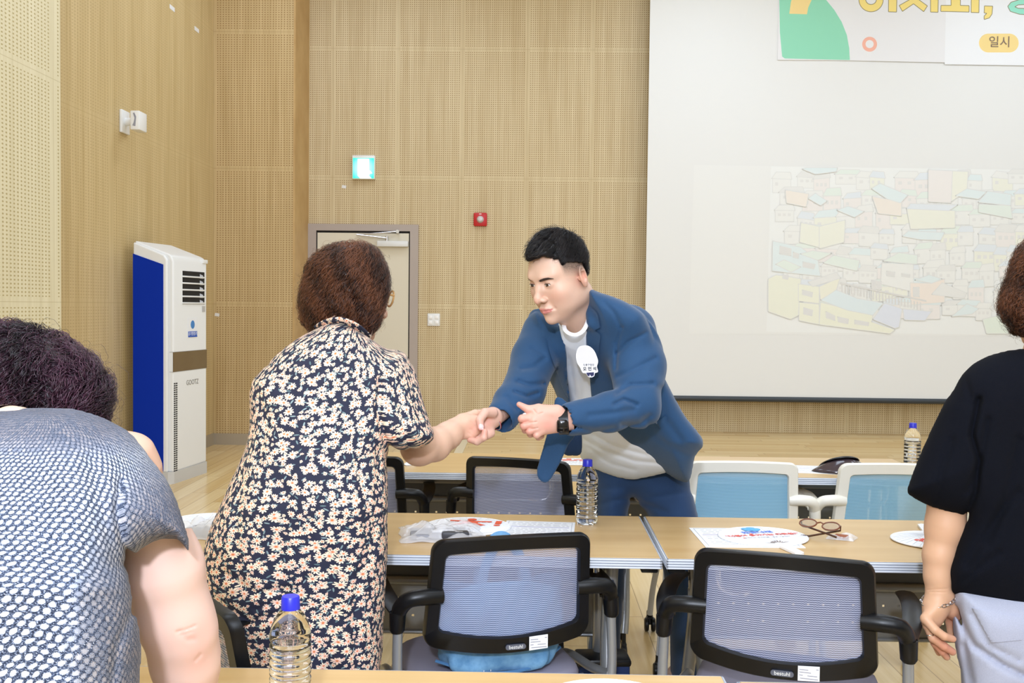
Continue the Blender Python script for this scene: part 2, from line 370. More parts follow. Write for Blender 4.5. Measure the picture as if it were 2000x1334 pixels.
# ---- projection screen with its picture
YSc = 10.20
scr = empty('projection_screen', (0, YSc, 0), label='large white hanging projection screen with a projected picture', cat='screen')
xa = PX(1258, 770, YSc).x; zb = PX(1500, 776, YSc).z
xt = PX(1270, 2, YSc).x
MB().prism([(xa, zb), (6.9, zb), (6.9, 4.9), (xt-.0, 4.9)], 0, .006).build('screen_fabric', M['screen'], scr)
MB().tube([(xa-.01, .003, zb-.02), (6.95, .003, zb-.02)], .027, 14).build('bottom_bar', mat('dark_grey_bar', (52,58,64), .4), scr)
MB().rbox(xt-.05, 7.0, -.05, .12, 4.85, 5.05, .02).build('roller_housing', M['whiteplastic'], scr)
class Pic:
    def __init__(s): s.v = []; s.f = []; s.c = []; s.d = -.0008
    def q(s, px, py): p = PXa(px, py, YSc); return (float(p[0]), float(p[2]))
    def poly(s, pts, col, line=None, lw=1.3, raw=False):
        P = pts if raw else [s.q(*p) for p in pts]
        b = len(s.v); s.d -= .00001; s.v += [(x, s.d, z) for x, z in P]; s.f.append(list(range(b, b+len(P)))); s.c.append(col)
        if line:
            s.d -= .000006
            for i in range(len(P)):
                (x0, z0), (x1, z1) = P[i], P[(i+1) % len(P)]; L = math.hypot(x1-x0, z1-z0)+1e-9; w = lw/2/195.
                nx, nz = -(z1-z0)/L*w, (x1-x0)/L*w; b = len(s.v)
                s.v += [(x0+nx, s.d, z0+nz), (x1+nx, s.d, z1+nz), (x1-nx, s.d, z1-nz), (x0-nx, s.d, z0-nz)]; s.f.append([b, b+1, b+2, b+3]); s.c.append(line)
    def build(s, name, parent, emis=.0, fade=0.0):
        me = bpy.data.meshes.new(name); me.from_pydata(s.v, [], s.f)
        ca = me.color_attributes.new('Col', 'FLOAT_COLOR', 'CORNER'); cols = []
        for f, c in zip(s.f, s.c): c = tuple(c[i]+((242, 243, 241)[i]-c[i])*fade for i in range(3)); cols += list(srgb(c))*len(f)
        ca.data.foreach_set('color', cols)
        t = NT(name+'_surface'); at = t.n('ShaderNodeAttribute', attribute_name='Col'); t.l(at.outputs[0], t.b.inputs['Base Color']); t.b.inputs['Roughness'].default_value = .9
        if emis: t.l(at.outputs[0], t.b.inputs['Emission Color']); t.b.inputs['Emission Strength'].default_value = emis
        return link(name, me, t.m, parent, None)
def Z7(pts): return [(1490+x/3.92, 320+y/3.92) for x, y in pts]
pic = Pic()
pic.poly([(1355, 322), (2030, 333), (2030, 657), (1346, 652)], (234,233,230))
pic.poly([(1506, 325), (2030, 332), (2030, 655), (1497, 648)], (241,242,240))
LN = (216,215,212)
W_, YE, BL, GR, OR, PK, GY, LB = (238,237,232), (240,239,214), (216,236,240), (222,238,224), (244,226,208), (240,229,224), (228,226,222), (218,228,240)
rp = random.Random(3)
def house(x, y, w, h, wall, roof, nw=2):
    sk = rp.uniform(-.25, .25)*h*.4
    pic.poly(Z7([(x, y+h*.3), (x+w, y+h*.3+sk), (x+w, y+h+sk*.5), (x, y+h)]), wall, LN)
    pic.poly(Z7([(x-w*.06, y+h*.32), (x+w*.2, y), (x+w*.98, y+sk), (x+w*1.06, y+h*.34+sk)]), roof, LN)
    for i in range(nw):
        wx = x+w*(.14+.8*i/nw); pic.poly(Z7([(wx, y+h*.5), (wx+w*.16, y+h*.5), (wx+w*.16, y+h*.66), (wx, y+h*.66)]), (220,217,214))
for j in range(8):
    for i in range(13):
        house(90+i*150+rp.uniform(-30, 30)+(j % 2)*60, 60+j*140+rp.uniform(-25, 25), rp.uniform(110, 190), rp.uniform(110, 190), rp.choice([W_, W_, YE, W_, PK, W_]), rp.choice([BL, W_, GR, GY, W_, LB]), rp.choice([1, 2, 3]))
for pts, c in [([(300,40),(400,80),(560,60),(570,30),(330,30)], BL), ([(1265,45),(1450,55),(1440,300),(1265,290)], PK), ([(1450,55),(1570,60),(1560,200),(1440,290)], YE),
    ([(835,250),(1060,290),(1060,400),(880,380)], OR), ([(830,190),(895,150),(1110,240),(1050,300),(950,270)], BL), ([(345,265),(400,225),(490,285),(440,320)], BL), ([(565,355),(650,325),(775,365),(700,410)], BL),
    ([(1100,345),(1470,360),(1470,490),(1130,500)], YE), ([(1095,345),(1130,305),(1490,315),(1420,360)], LB), ([(1470,245),(1560,190),(1710,215),(1650,270)], BL), ([(1645,295),(1720,210),(1900,235),(1895,320)], BL),
    ([(1650,310),(1895,320),(1910,420),(1650,370)], GR), ([(1065,555),(1110,515),(1390,525),(1360,585),(1200,580)], BL), ([(290,450),(430,480),(430,640),(280,600)], YE), ([(430,480),(630,430),(620,600),(430,650)], YE),
    ([(170,200),(350,230),(330,330),(180,300)], OR), ([(75,590),(290,640),(420,740),(440,860),(70,820)], BL), ([(285,690),(380,665),(525,685),(420,740)], GR), ([(460,760),(540,700),(740,740),(720,820)], GR),
    ([(910,760),(1150,770),(1150,980),(900,920)], W_), ([(915,745),(1040,680),(1180,700),(1180,770)], GR), ([(1125,910),(1290,915),(1390,880),(1390,1060),(1130,1080)], (246,222,204)), ([(1160,890),(1270,850),(1370,880),(1290,915)], BL),
    ([(40,880),(100,850),(290,880),(270,1160),(210,1190),(40,1130)], (238,238,206)), ([(95,770),(160,735),(290,790),(215,830)], GR), ([(270,920),(430,940),(430,1070),(270,1050)], (241,240,206)), ([(430,940),(590,870),(560,970),(440,1040)], (240,236,204)),
    ([(275,1060),(430,1075),(430,1230),(275,1200)], (241,240,206)), ([(345,905),(560,830),(595,875),(380,940)], GY), ([(440,1060),(840,1160),(830,1210),(1010,1270),(970,1300),(430,1230)], (241,240,204)),
    ([(440,1045),(560,965),(720,1030),(920,1065),(840,1160),(640,1120)], (212,233,242)), ([(840,1190),(930,1065),(1065,1110),(1040,1250),(1010,1260)], (212,220,244)), ([(1070,1110),(1290,1130),(1240,1200),(1080,1195)], (212,220,244)),
    ([(1440,1170),(1560,1070),(1650,1110),(1600,1150)], BL), ([(1680,1190),(1850,1150),(2000,1130),(2000,1300),(1710,1300)], (222,238,216)), ([(1290,1000),(1370,910),(1560,990),(1540,1030)], GY)]:
    pic.poly(Z7(pts), c, LN)
for pts in [[(130,630),(215,650),(215,705),(125,690)], [(230,675),(275,690),(270,725),(230,715)], [(305,750),(400,770),(390,805),(305,790)], [(300,965),(380,985),(375,1020),(300,1000)], [(310,1100),(380,1120),(375,1165),(310,1150)],
    [(480,1130),(550,1165),(550,1200),(485,1180)], [(570,1170),(655,1190),(650,1225),(575,1210)], [(700,1195),(810,1215),(805,1240),(700,1225)], [(945,820),(1010,830),(1005,865),(945,855)], [(1060,840),(1125,850),(1120,870),(1060,862)], [(150,850),(195,858),(190,885),(150,878)],
    [(830,890),(905,900),(905,965),(830,955)], [(1150,945),(1195,945),(1195,1020),(1150,1015)]]:
    pic.poly(Z7(pts), (214,211,208), LN)
for i in range(26):
    x = 600+i*24; y = 920+i*5.6; pic.poly(Z7([(x, y), (x+9, y+2), (x+9, y+62), (x, y+60)]), (206,202,198))
pic.poly(Z7([(590,905),(1250,1045),(1250,1057),(590,920)]), (206,202,198))
pb = pic.build('projected_picture', scr, 0.0, .55)
# banner printed on the screen's upper part
def Z6(pts): return [(1490+x/3.92, y/3.92) for x, y in pts]
bn = Pic(); bn.d = -.012
bn.poly([(1521, -120), (2400, -110), (2400, 134), (1525, 116)], (238,237,238))
bn.poly(Z6([(1400,-60),(2100,-60),(2100,505),(1388,495)]), (244,245,247))
bn.poly(Z6([(118,-300),(200,-300),(480,0),(545,80),(600,170),(640,270),(658,370),(663,462),(350,455),(165,450),(145,435),(128,250)]), (152,222,190))
def arc(cx, cy, r, a0, a1, n=24): return [(cx+r*math.cos(math.radians(a0+(a1-a0)*k/n)), cy+r*math.sin(math.radians(a0+(a1-a0)*k/n))) for k in range(n+1)]
bn.poly(Z6([(200,108),(335,112),(345,60),(372,0),(400,-60),(300,-120),(235,-60),(212,20)]), (250,222,154))
bn.poly(Z6(arc(814, 341, 57, 0, 360, 36)), (249,186,166)); bn.poly(Z6(arc(814, 340, 31, 0, 360, 30)), (238,237,238))
bn.poly(Z6(arc(1722, 332, 72, 90, 270)+arc(1882, 332, 72, -90, 90)), (250,222,150))
KL = (150,140,110)
YT = (252,228,140)
bn.poly(Z6(arc(825, 0, 93, -10, 190)), YT, KL); bn.poly(Z6([(735,-80),(918,-80),(918,2),(733,2)]), YT); bn.poly(Z6(arc(825, -5, 42, -10, 190)), (240,240,240), KL); bn.poly(Z6([(783,-60),(867,-60),(867,-5),(783,-5)]), (240,240,240))
bn.poly(Z6([(960,-80),(1024,-80),(1020,95),(958,93)]), YT, KL)
bn.poly(Z6([(1150,-80),(1195,-80),(1190,0),(1256,48),(1228,92),(1150,32),(1065,90),(1040,45),(1120,0)]), YT, KL)
bn.poly(Z6([(1280,-80),(1340,-80),(1337,97),(1280,95)]), YT, KL)
bn.poly(Z6([(1435,-80),(1508,-80),(1508,44),(1575,46),(1575,95),(1358,90),(1360,44),(1437,44)]), YT, KL)
bn.poly(Z6([(1592,-80),(1652,-80),(1650,100),(1590,98)]), YT, KL)
bn.poly(Z6([(1692,48),(1755,50),(1750,110),(1730,140),(1690,152),(1690,125),(1710,105),(1690,102)]), YT, KL)
bn.poly(Z6([(1870,52),(1895,20),(1960,0),(2060,-5),(2060,118),(1960,112),(1890,90)]), (160,232,208), KL); bn.poly(Z6([(1925,55),(1950,40),(2060,35),(2060,70),(1950,66)]), (240,240,240), KL)
bb = bn.build('banner', scr)
MB().box(PX(1521, 5, YSc-.01).x, 6.9, -.0115, -.001, PX(1600, 118, YSc).z, PX(1600, -110, YSc).z).build('banner_sheet', mat('white_banner_sheet', (238,237,238), .8), scr)
q = PX(1951, 84, YSc)
text('banner_lettering', '일시', .118, mat('brown_lettering', (132,114,104), .8), scr, (q.x, -.0155, q.z), ext=.0004, sx=1.0)

# ---- tall air conditioner
ac = empty('air_conditioner', (0, 0, 0), label='tall white standing air conditioner with a blue side panel', cat='air conditioner')
A = PX(335, 955, 7.6); A.z = 0
ang = math.radians(-8.5)
ac.location = (A.x, A.y, 0); ac.rotation_euler = (0, 0, ang)
# local: front face looks along +x, the front runs along +y from 0 to .56; the depth runs to -x
DW, DD, HF, HB = .57, .31, 1.735, 1.83
def acprof(y0, y1, mbx, z0=0.0, top=True):
    pass
prof = [(-DD, .09), (0, .09), (0, HF-.06), (-.02, HF-.015), (-.05, HF), (-DD, HB)]
mb = MB(); mb.prism([(x, z) for x, z in prof], .028, DW, 'xz')
mb.prism([(-DD, .09), (-.035, .09), (-.035, HF-.05), (-.06, HF-.012), (-DD, HB-.012)], 0.0, .029, 'xz')
o = mb.build('body', M['whiteplastic'], ac, 30)
bv = o.modifiers.new('bevel', 'BEVEL'); bv.width = .012; bv.segments = 3; bv.limit_method = 'ANGLE'
MB().prism([(-DD+.002, .10), (-.065, .10), (-.065, HF-.085), (-DD+.002, HB-.10)], -.006, .004, 'xz').build('side_panel', M['blueside'], ac)
MB().prism([(-DD, 0), (-.03, 0), (.004, .035), (.004, DW), (-DD, DW)], 0, .092, 'xy').build('plinth', mat('ac_grey_base', (204,202,198), .5), ac)
zf = lambda py: PX(375, py, 7.9).z
zt, zb_ = zf(530), zf(594)
MB().box(-.09, .0015, .17, .53, zb_, zt).build('louver_recess', M['dark'], ac)
n = 5
for i in range(n):
    z = zt-(i+1)*(zt-zb_)/n+.008; MB().rbox(-.03, .006, .165, .535, z-.006, z+.006, .002).build('louver', M['whiteplastic'], ac)
for i in range(n):
    z = zt-(i+.62)*(zt-zb_)/n
    mb = MB(); mb.prism([(.45, z-.02), (.51, z-.02), (.50, z+.005), (.45, z+.015)], .0016, .003, 'yz'); mb.build('vane_fitting', mat('vane_grey_%d' % i, (196,200,212), .4), ac)
zm, zn = PX(375, 686, 7.85).z, PX(375, 723, 7.85).z
MB().box(-.002, .002, .025, DW+.001, zn, zm).build('mirror_band', mat('mirror_strip', (150,140,126), .08, .95), ac)
for z in (zm+.002, zn-.002):
    MB().box(-.03, .0008, .026, DW+.0005, z-.0015, z+.0015).build('panel_seam', mat('seam_grey', (170,168,165), .6), ac)
q = zn-.09; mb = MB()
for cy in (-.0008,):
    for k in range(64):
        z = q-k*.0165
        mb.box(-.058, -.040, -.0012, .001, z-.0045, z+.0045) if False else None
        mb.box(.0002, .0016, .036, .058, z-.005, z+.005); mb.box(.0002, .0016, .066, .088, z-.005, z+.005)
mb.build('air_slot', M['dark'], ac)
zc = PX(382, 640, 7.85).z
MB().box(.0005, .0025, .255, .405, zc-.075, zc+.072).build('sticker', M['paper'], ac)
MB().box(.0026, .003, .255, .405, zc-.075, zc-.03).build('sticker_band', mat('sticker_blue', (40,90,190), .5), ac)
mb = MB(); mb.lathe([(0, .0032), (.028, .0032), (.033, .0026)], 20, (0, .33, zc+.022), 'x'); mb.build('sticker_disc', mat('disc_blue', (60,130,200), .5), ac)
text('sticker_lettering', '공기청정기', .032, M['paper'], ac, (.0032, .33, zc-.05), (PI/2, 0, PI/2))
text('brand_lettering', 'GOOTZ', .055, mat('grey_logo', (150,148,144), .4, .5), ac, (.001, .33, PX(382, 747, 7.9).z), (PI/2, 0, PI/2))
MB().rbox(-.02, .006, .50, DW+.01, zt+.07, zt+.10, .003).build('catch', M['whiteplastic'], ac)
MB().box(.0, .003, .49, .54, zb_-.06, zb_-.015).build('sensor_window', mat('grey_window', (188,186,184), .4), ac)
# ================================================================ tables
TL, TD, TZ = 1.32, .54, .72
t = NT('perforated_panel'); X, Y, Z = t.sep(t.obj())
fx = t.math('ABSOLUTE', t.math('SUBTRACT', t.math('FRACT', t.math('DIVIDE', t.math('ADD', X, 10.), .045)), .5))
fz = t.math('ABSOLUTE', t.math('SUBTRACT', t.math('FRACT', t.math('DIVIDE', t.math('SUBTRACT', Z, .395), .052)), .5))
hole = t.math('MULTIPLY', t.math('LESS_THAN', fx, .09), t.math('LESS_THAN', fz, .075))
hole = t.math('MULTIPLY', hole, t.math('MULTIPLY', t.math('GREATER_THAN', Z, .398), t.math('LESS_THAN', Z, .498)))
hole = t.math('MULTIPLY', hole, t.math('LESS_THAN', t.math('ABSOLUTE', X), .5))
t.b.inputs['Base Color'].default_value = srgb((140,137,130)); t.b.inputs['Roughness'].default_value = .45; t.b.inputs['Metallic'].default_value = .25
t.l(t.math('SUBTRACT', 1., hole), t.b.inputs['Alpha']); M['panel'] = t.m
M['edge'] = mat('grey_ribbed_edge', (214,218,226), .4); M['edgegroove'] = mat('grey_edge_groove', (150,156,168), .5)
def make_table():
    r = empty('folding_table')
    hl, hd = TL/2, TD/2
    MB().rbox(-hl+.004, hl-.004, -hd+.005, hd-.005, TZ-.026, TZ, .002, 1).build('table_top', M['table'], r)
    mb = MB()
    for k in range(4):
        z0 = TZ-.0275+k*.0068
        mb.rbox(-hl, hl, -hd, -hd+.007, z0, z0+.0048, .0012, 1); mb.rbox(-hl, hl, hd-.007, hd, z0, z0+.0048, .0012, 1)
        mb.rbox(-hl, -hl+.006, -hd, hd, z0, z0+.0048, .0012, 1); mb.rbox(hl-.006, hl, -hd, hd, z0, z0+.0048, .0012, 1)
    mb.build('edge_band', M['edge'], r)
    mb = MB(); a = .0025
    mb.box(-hl+a, hl-a, -hd+a, -hd+.006, TZ-.0265, TZ-.001); mb.box(-hl+a, hl-a, hd-.006, hd-a, TZ-.0265, TZ-.001)
    mb.box(-hl+a, -hl+.006, -hd+a, hd-a, TZ-.0265, TZ-.001); mb.box(hl-.006, hl-a, -hd+a, hd-a, TZ-.0265, TZ-.001)
    mb.build('edge_core', M['edgegroove'], r)
    MB().box(-hl+.13, hl-.13, .195, .20, .37, .52).build('modesty_panel', M['panel'], r)
    MB().box(-hl+.13, hl-.13, .185, .20, .545, .665).build('upper_panel', M['darkmetal'], r)
    MB().tube([(-hl+.13, .18, .533), (hl-.13, .18, .533)], .014, 12).build('cross_rail', M['steel'], r)
    MB().tube([(-hl+.13, .19, .372), (hl-.13, .19, .372)], .006, 8).build('panel_rim', M['steel'], r)
    MB().tube([(-hl+.12, -.02, .655), (hl-.12, -.02, .655)], .020, 14).build('folding_beam', M['greymetal'], r)
    for s in (-1, 1):
        x = s*(hl-.125)
        lg = MB(); lg.tube(bez([(x+.012*s, -.06, .69), (x+.006*s, -.075, .56), (x, -.12, .42), (x+.004*s, -.20, .20), (x+.012*s, -.235, .095)], 6), .021, 14).build('leg', M['steel'], r)
        lg2 = MB(); lg2.tube(bez([(x-.014*s, .05, .69), (x-.012*s, .075, .56), (x-.006*s, .12, .38), (x, .19, .20), (x+.006*s, .225, .095)], 6), .020, 14).build('leg', M['steel'], r)
        MB().tube([(x, .0, .63), (x, .0, .50), (x, .02, .42)], .010, 10).build('lock_rod', M['steel'], r)
        MB().rbox(x-.017, x+.017, -.10, -.055, .565, .615, .003).build('latch_block', M['greyplastic'], r)
        MB().tube(bez([(x-.035*s, -.12, .675), (x-.035*s, -.12, .63), (x-.05*s, -.12, .60), (x-.085*s, -.12, .59), (x-.12*s, -.10, .59)], 5), .0095, 10).build('release_handle', M['chrome'], r)
        for yy in (-.24, .23):
            c = MB(); c.lathe([(0, -.011), (.022, -.011), (.026, -.007), (.026, .007), (.022, .011), (0, .011)], 18, (x+.008*s, yy-.012, .026), 'x')
            c.rbox(x-.010+.008*s, x+.010+.008*s, yy-.018, yy+.012, .03, .062, .004); c.tube([(x+.008*s, yy, .055), (x+.008*s, yy, .098)], .008, 8); c.build('caster', M['blackmat'], r)
        MB().rbox(s*(hl-.03)-.022, s*(hl-.03)+.022, -hd+.02, -hd+.07, TZ-.043, TZ-.0275, .004).build('link_clip', M['black'], r)
    return r
GAPX = .350
table0 = make_table()
tables = {}
def put_table(key, xc, yc, label, first=[True]):
    t_ = table0 if first[0] else copy_tree(table0); first[0] = False
    t_.location = (xc, yc, 0); tagit(t_, label, 'table', 'wood-topped folding tables in rows'); tables[key] = t_
put_table('2l', GAPX-.005-TL/2, 2.61+TD/2, 'folding table with a wood top holding bottle and fan, between suited man and floral dress')
put_table('2r', GAPX+.005+TL/2, 2.61+TD/2, 'folding table with wood top holding white fan and eyeglasses, beside the person in black')
put_table('1l', GAPX-.10-TL/2, 3.92+TD/2, 'folding table near the stage, behind the handshake')
put_table('1r', GAPX-.09+TL/2, 3.92+TD/2, 'folding table near the stage, behind the blue chairs')
put_table('3l', GAPX-.005-TL/2, 1.24+TD/2, 'folding table holding the close water bottle, only its far edge in view')
put_table('3r', GAPX+.012+TL/2, 1.215+TD/2, 'folding table at the bottom edge, right of the gap')
tables['3r'].location.z = -.0

# ================================================================ chairs
def mesh_mat(name, col, dark, alpha):
    t = NT(name); X, Y, Z = t.sep(t.obj())
    f = t.math('ABSOLUTE', t.math('SUBTRACT', t.math('FRACT', t.math('DIVIDE', t.math('ADD', Z, t.math('MULTIPLY', t.math('SINE', t.math('MULTIPLY', X, 900.)), .0004)), .0052)), .5))
    ln = t.smooth(f, .18, .34)
    t.l(t.mix(ln, srgb(dark), srgb(col)), t.b.inputs['Base Color']); t.b.inputs['Roughness'].default_value = .6
    a = t.math('ADD', t.math('MULTIPLY', ln, .18), alpha, clamp=True); t.l(a, t.b.inputs['Alpha'])
    return t.m
M['mesh_grey'] = mesh_mat('blue_grey_mesh', (192,198,226), (118,126,160), .56)
M['mesh_blue'] = mesh_mat('light_blue_mesh', (152,198,224), (128,180,208), .80)
M['mesh_side'] = mat('mesh_selvedge', (150,160,196), .7)
BZ0, BZ1, BW = .515, .803, .42
def back_y(x, z): return -.205 - .030*(1-(x/.21)**2) - (z-.5)*.16
def frame_pts(w0, w1, z0, z1, r, bow, n=8):
    # rounded trapezoid, bottom edge bowed down, top slightly arched
    out = []
    for (cx, cz, a0) in ((w1/2-r, z1-r, 0), (-w1/2+r, z1-r, 90), (-w0/2+r, z0+r, 180), (w0/2-r, z0+r, 270)):
        seg = [(cx+r*math.cos(math.radians(a0+90*k/n)), cz+r*math.sin(math.radians(a0+90*k/n))) for k in range(n+1)]
        out += seg
        if a0 == 90:     # left side
            a_, b_ = out[-1], (-w0/2, z0+r); out += [(a_[0]+(b_[0]-a_[0])*q, a_[1]+(b_[1]-a_[1])*q) for q in (.25, .5, .75)]
        if a0 == 180:
            a_, b_ = out[-1], (w0/2-r, z0); out += [(a_[0]+(b_[0]-a_[0])*q, a_[1]) for q in [i/12 for i in range(1, 12)]]
        if a0 == 270:
            a_, b_ = out[-1], (w1/2, z1-r); out += [(a_[0]+(b_[0]-a_[0])*q, a_[1]+(b_[1]-a_[1])*q) for q in (.25, .5, .75)]
        if a0 == 0:
            a_, b_ = out[-1], (-w1/2+r, z1); out += [(a_[0]+(b_[0]-a_[0])*q, a_[1]) for q in [i/12 for i in range(1, 12)]]
    res = []
    for x, z in out:
        kk = 1-(2*x/w0)**2; wz = (z-z0)/(z1-z0)
        res.append((x, z - bow*kk*(1-wz) + .010*kk*wz))
    return res
def make_chair(name, fm, mm, tm, seatm, thick=0.0):
    r = empty(name)
    outer = frame_pts(.428, .405, BZ0+.012, BZ1-.008, .030, .026); inner = frame_pts(.428-.070-thick, .405-.066-thick, BZ0+.012+.042, BZ1-.008-.036-thick/2, .014, .024)
    n = len(outer); mb = MB(); D = .024
    loops = []
    for L, dy in ((outer, -.004), ([(x*.985, z+(.004 if z < .6 else -.004)) for x, z in outer], -.012), ([(x*1.02, z+(-.003 if z < .6 else .003)) for x, z in inner], -.012), (inner, -.004), (inner, .010), (outer, .012)):
        loops.append([(x, back_y(x, z)+dy, z) for x, z in L])
    vs = [p for L in loops for p in L]; fs = []
    for a in range(6):
        b = (a+1) % 6
        for i in range(n): j = (i+1) % n; fs.append((a*n+i, a*n+j, b*n+j, b*n+i))
    mb.add(vs, fs); mb.build('back_frame', fm, r, 50)
    # mesh panel: grid clipped to the inner outline
    mb = MB(); nx, nz = 16, 10; vs = []; fs = []
    zs_b = lambda x: BZ0+.050-.024*(1-(x/.2)**2); zs_t = lambda x: BZ1-.040-thick/2+.008*(1-(x/.2)**2)
    for j in range(nz+1):
        for i in range(nx+1):
            q = j/nz; wx = (.428-.060-thick)/2*(1-q)+(.405-.056-thick)/2*q; x = -wx+2*wx*i/nx; z = zs_b(x)+(zs_t(x)-zs_b(x))*q
            vs.append((x, back_y(x, z)+.004, z))
    for j in range(nz):
        for i in range(nx): a = j*(nx+1)+i; fs.append((a, a+1, a+nx+2, a+nx+1))
    me = bpy.data.meshes.new('back_mesh'); me.from_pydata(vs, [], fs); link('back_mesh', me, mm, r, None)
    for s in (-1, 1):
        x = s*.205
        MB().tube(bez([(x-s*.030, back_y(.2, .635)-.010, .657), (x+s*.018, back_y(.2, .635)-.016, .658), (x+s*.052, back_y(.2, .63)-.010, .651), (x+s*.068, -.215, .623), (x+s*.072, -.21, .592)], 5), [.0205]*6+[.020]*10+[.0185]*5, 14).build('arm_knuckle', fm, r)
        MB().tube([(x+s*.072, -.21, .615), (x+s*.074, -.212, .572), (x+s*.074, -.212, .565)], [.021, .019, .014], 14).build('arm_socket', fm, r)
        arm = [(x+s*.070, -.20, .615), (x+s*.085, -.12, .633), (x+s*.088, 0, .643), (x+s*.080, .12, .637)]
        MB().tube(bez(arm, 5), .024, 10, True, .28, (0, 0, 1)).build('armrest', fm, r)
        MB().tube(bez([(x+s*.072, -.212, .585), (x+s*.074, -.22, .46), (x+s*.068, -.235, .36), (x+s*.085, -.27, .20), (x+s*.095, -.295, .07)], 6), .0125, 12).build('leg', tm, r)
        MB().tube(bez([(x+s*.068, -.228, .42), (x+s*.06, -.12, .40), (x+s*.055, .12, .36), (x+s*.075, .22, .20), (x+s*.085, .25, .07)], 6), .0125, 12).build('leg', tm, r)
        for yy in (-.30, .255):
            cx = x+s*(.095 if yy < 0 else .085)
            c = MB()
            for w_ in (-.014, .014): c.lathe([(0, -.009), (.024, -.009), (.029, -.005), (.029, .005), (.024, .009), (0, .009)], 18, (cx+w_, yy-.012, .029), 'x')
            c.rbox(cx-.016, cx+.016, yy-.02, yy+.014, .028, .062, .006); c.tube([(cx, yy+.004, .05), (cx, yy+.004, .082)], .0135, 10); c.build('caster', M['black'], r)
    # seat: padded cushion and under-shell
    def cushion(w, d, z0, z1, y0, rr, puff):
        pts = rrect(w, d, rr, 6, 0, y0); vs = []; fs = []; n = len(pts)
        levels = [(.965, z0), (1.0, z0+.012), (1.0, z1-.022), (.975, z1-.008), (.90, z1), (.6, z1+puff*.6), (.25, z1+puff)]
        for k, z in levels:
            for u, v in pts: vs.append((u*k, y0+(v-y0)*k, z))
        for a in range(len(levels)-1):
            for i in range(n): j = (i+1) % n; fs.append((a*n+i, a*n+j, (a+1)*n+j, (a+1)*n+i))
        fs.append(tuple(range(n))[::-1]); fs.append(tuple((len(levels)-1)*n+i for i in range(n)))
        return MB().add(vs, fs)
    cushion(.455, .44, .370, .422, .0, .13, .006).build('seat', seatm, r, 60)
    cushion(.44, .42, .345, .372, .0, .12, .0).build('seat_shell', fm, r, 60)
    MB().tube([(-.26, -.06, .355), (.26, -.06, .355)], .011, 10).build('seat_bar', tm, r)
    return r
chairA = make_chair('mesh_back_chair', M['black'], M['mesh_grey'], M['steel'], M['seatgrey'])
chairB = make_chair('ivory_frame_chair', M['ivory'], M['mesh_blue'], mat('pale_grey_tube', (208,210,214), .35), mat('light_blue_fabric', (110,160,190), .85), .012)
used = set()
def put_chair(src, px, Y, yaw, label, group, backpx=True, x=None):
    c = src if src.name not in used else copy_tree(src); used.add(src.name); used.add(c.name)
    a = math.radians(yaw)
    if x is None: x = PX(px, 760, Y).x
    # place so that the middle of the back stands at (x, Y)
    by = -.235; c.location = (x+by*math.sin(a), Y-by*math.cos(a), 0); c.rotation_euler = (0, 0, a)
    tagit(c, label, 'chair', group); return c
g1 = 'black framed mesh chairs'; g2 = 'ivory framed blue mesh chairs'
c_a = put_chair(chairA, 1001, 2.52, 17, 'black mesh chair with a blue tote bag on its seat', g1)
c_b = put_chair(chairA, 1536, 2.37, -17, 'black mesh chair beside the person in black, its grey seat empty', g1)
c_c = put_chair(chairA, 1015, 3.80, -17, 'black mesh chair with a suit jacket tail hanging across it', g1)
c_d = put_chair(chairA, 684, 3.80, 4, 'black mesh chair mostly hidden by the floral dress, below the woman\'s elbow', g1)
c_e = put_chair(chairA, 430, 2.00, -60, 'black mesh chair seen edge-on between bare arm and floral dress', g1)
c_f = put_chair(chairB, 1452, 3.80, -2, 'ivory framed light blue mesh chair right beside the blue trousers', g2)
c_g = put_chair(chairB, 1748, 3.80, -1, 'ivory framed light blue mesh chair partly hidden by black T-shirt', g2)
def chair_plate(c, px_off):
    bx = px_off; z = BZ0+.018+.012*0
    y = back_y(bx, BZ0+.02)-.0135
    MB().prism(rrect(.052, .013, .006, 4, bx, BZ0+.006+.0), y-.0022, y+.002).build('name_plate', mat('plate_grey', (110,118,140), .3, .6), c)
    text('plate_lettering', 'bestuhl', .0125, M['whiteplastic'], c, (bx, y-.0026, BZ0+.006), ext=.0002)
    s = MB(); s.cm = 0
    s.prism([(bx+.035, BZ0-.006), (bx+.083, BZ0-.003), (bx+.083, BZ0+.031), (bx+.035, BZ0+.028)], y-.001, y+.001); s.build('sticker', M['paper'], c)
    s = MB()
    for i, (u0, u1, v) in enumerate([(.038, .058, .021), (.038, .064, .015), (.038, .046, .008), (.056, .078, .008), (.04, .08, .001), (.075, .081, .024)]): s.box(bx+u0, bx+u1, y-.0014, y-.0009, BZ0+v-.0012, BZ0+v+.0006)
    s.build('sticker_print', M['ink'], c)
chair_plate(c_a, .010); chair_plate(c_b, .004)

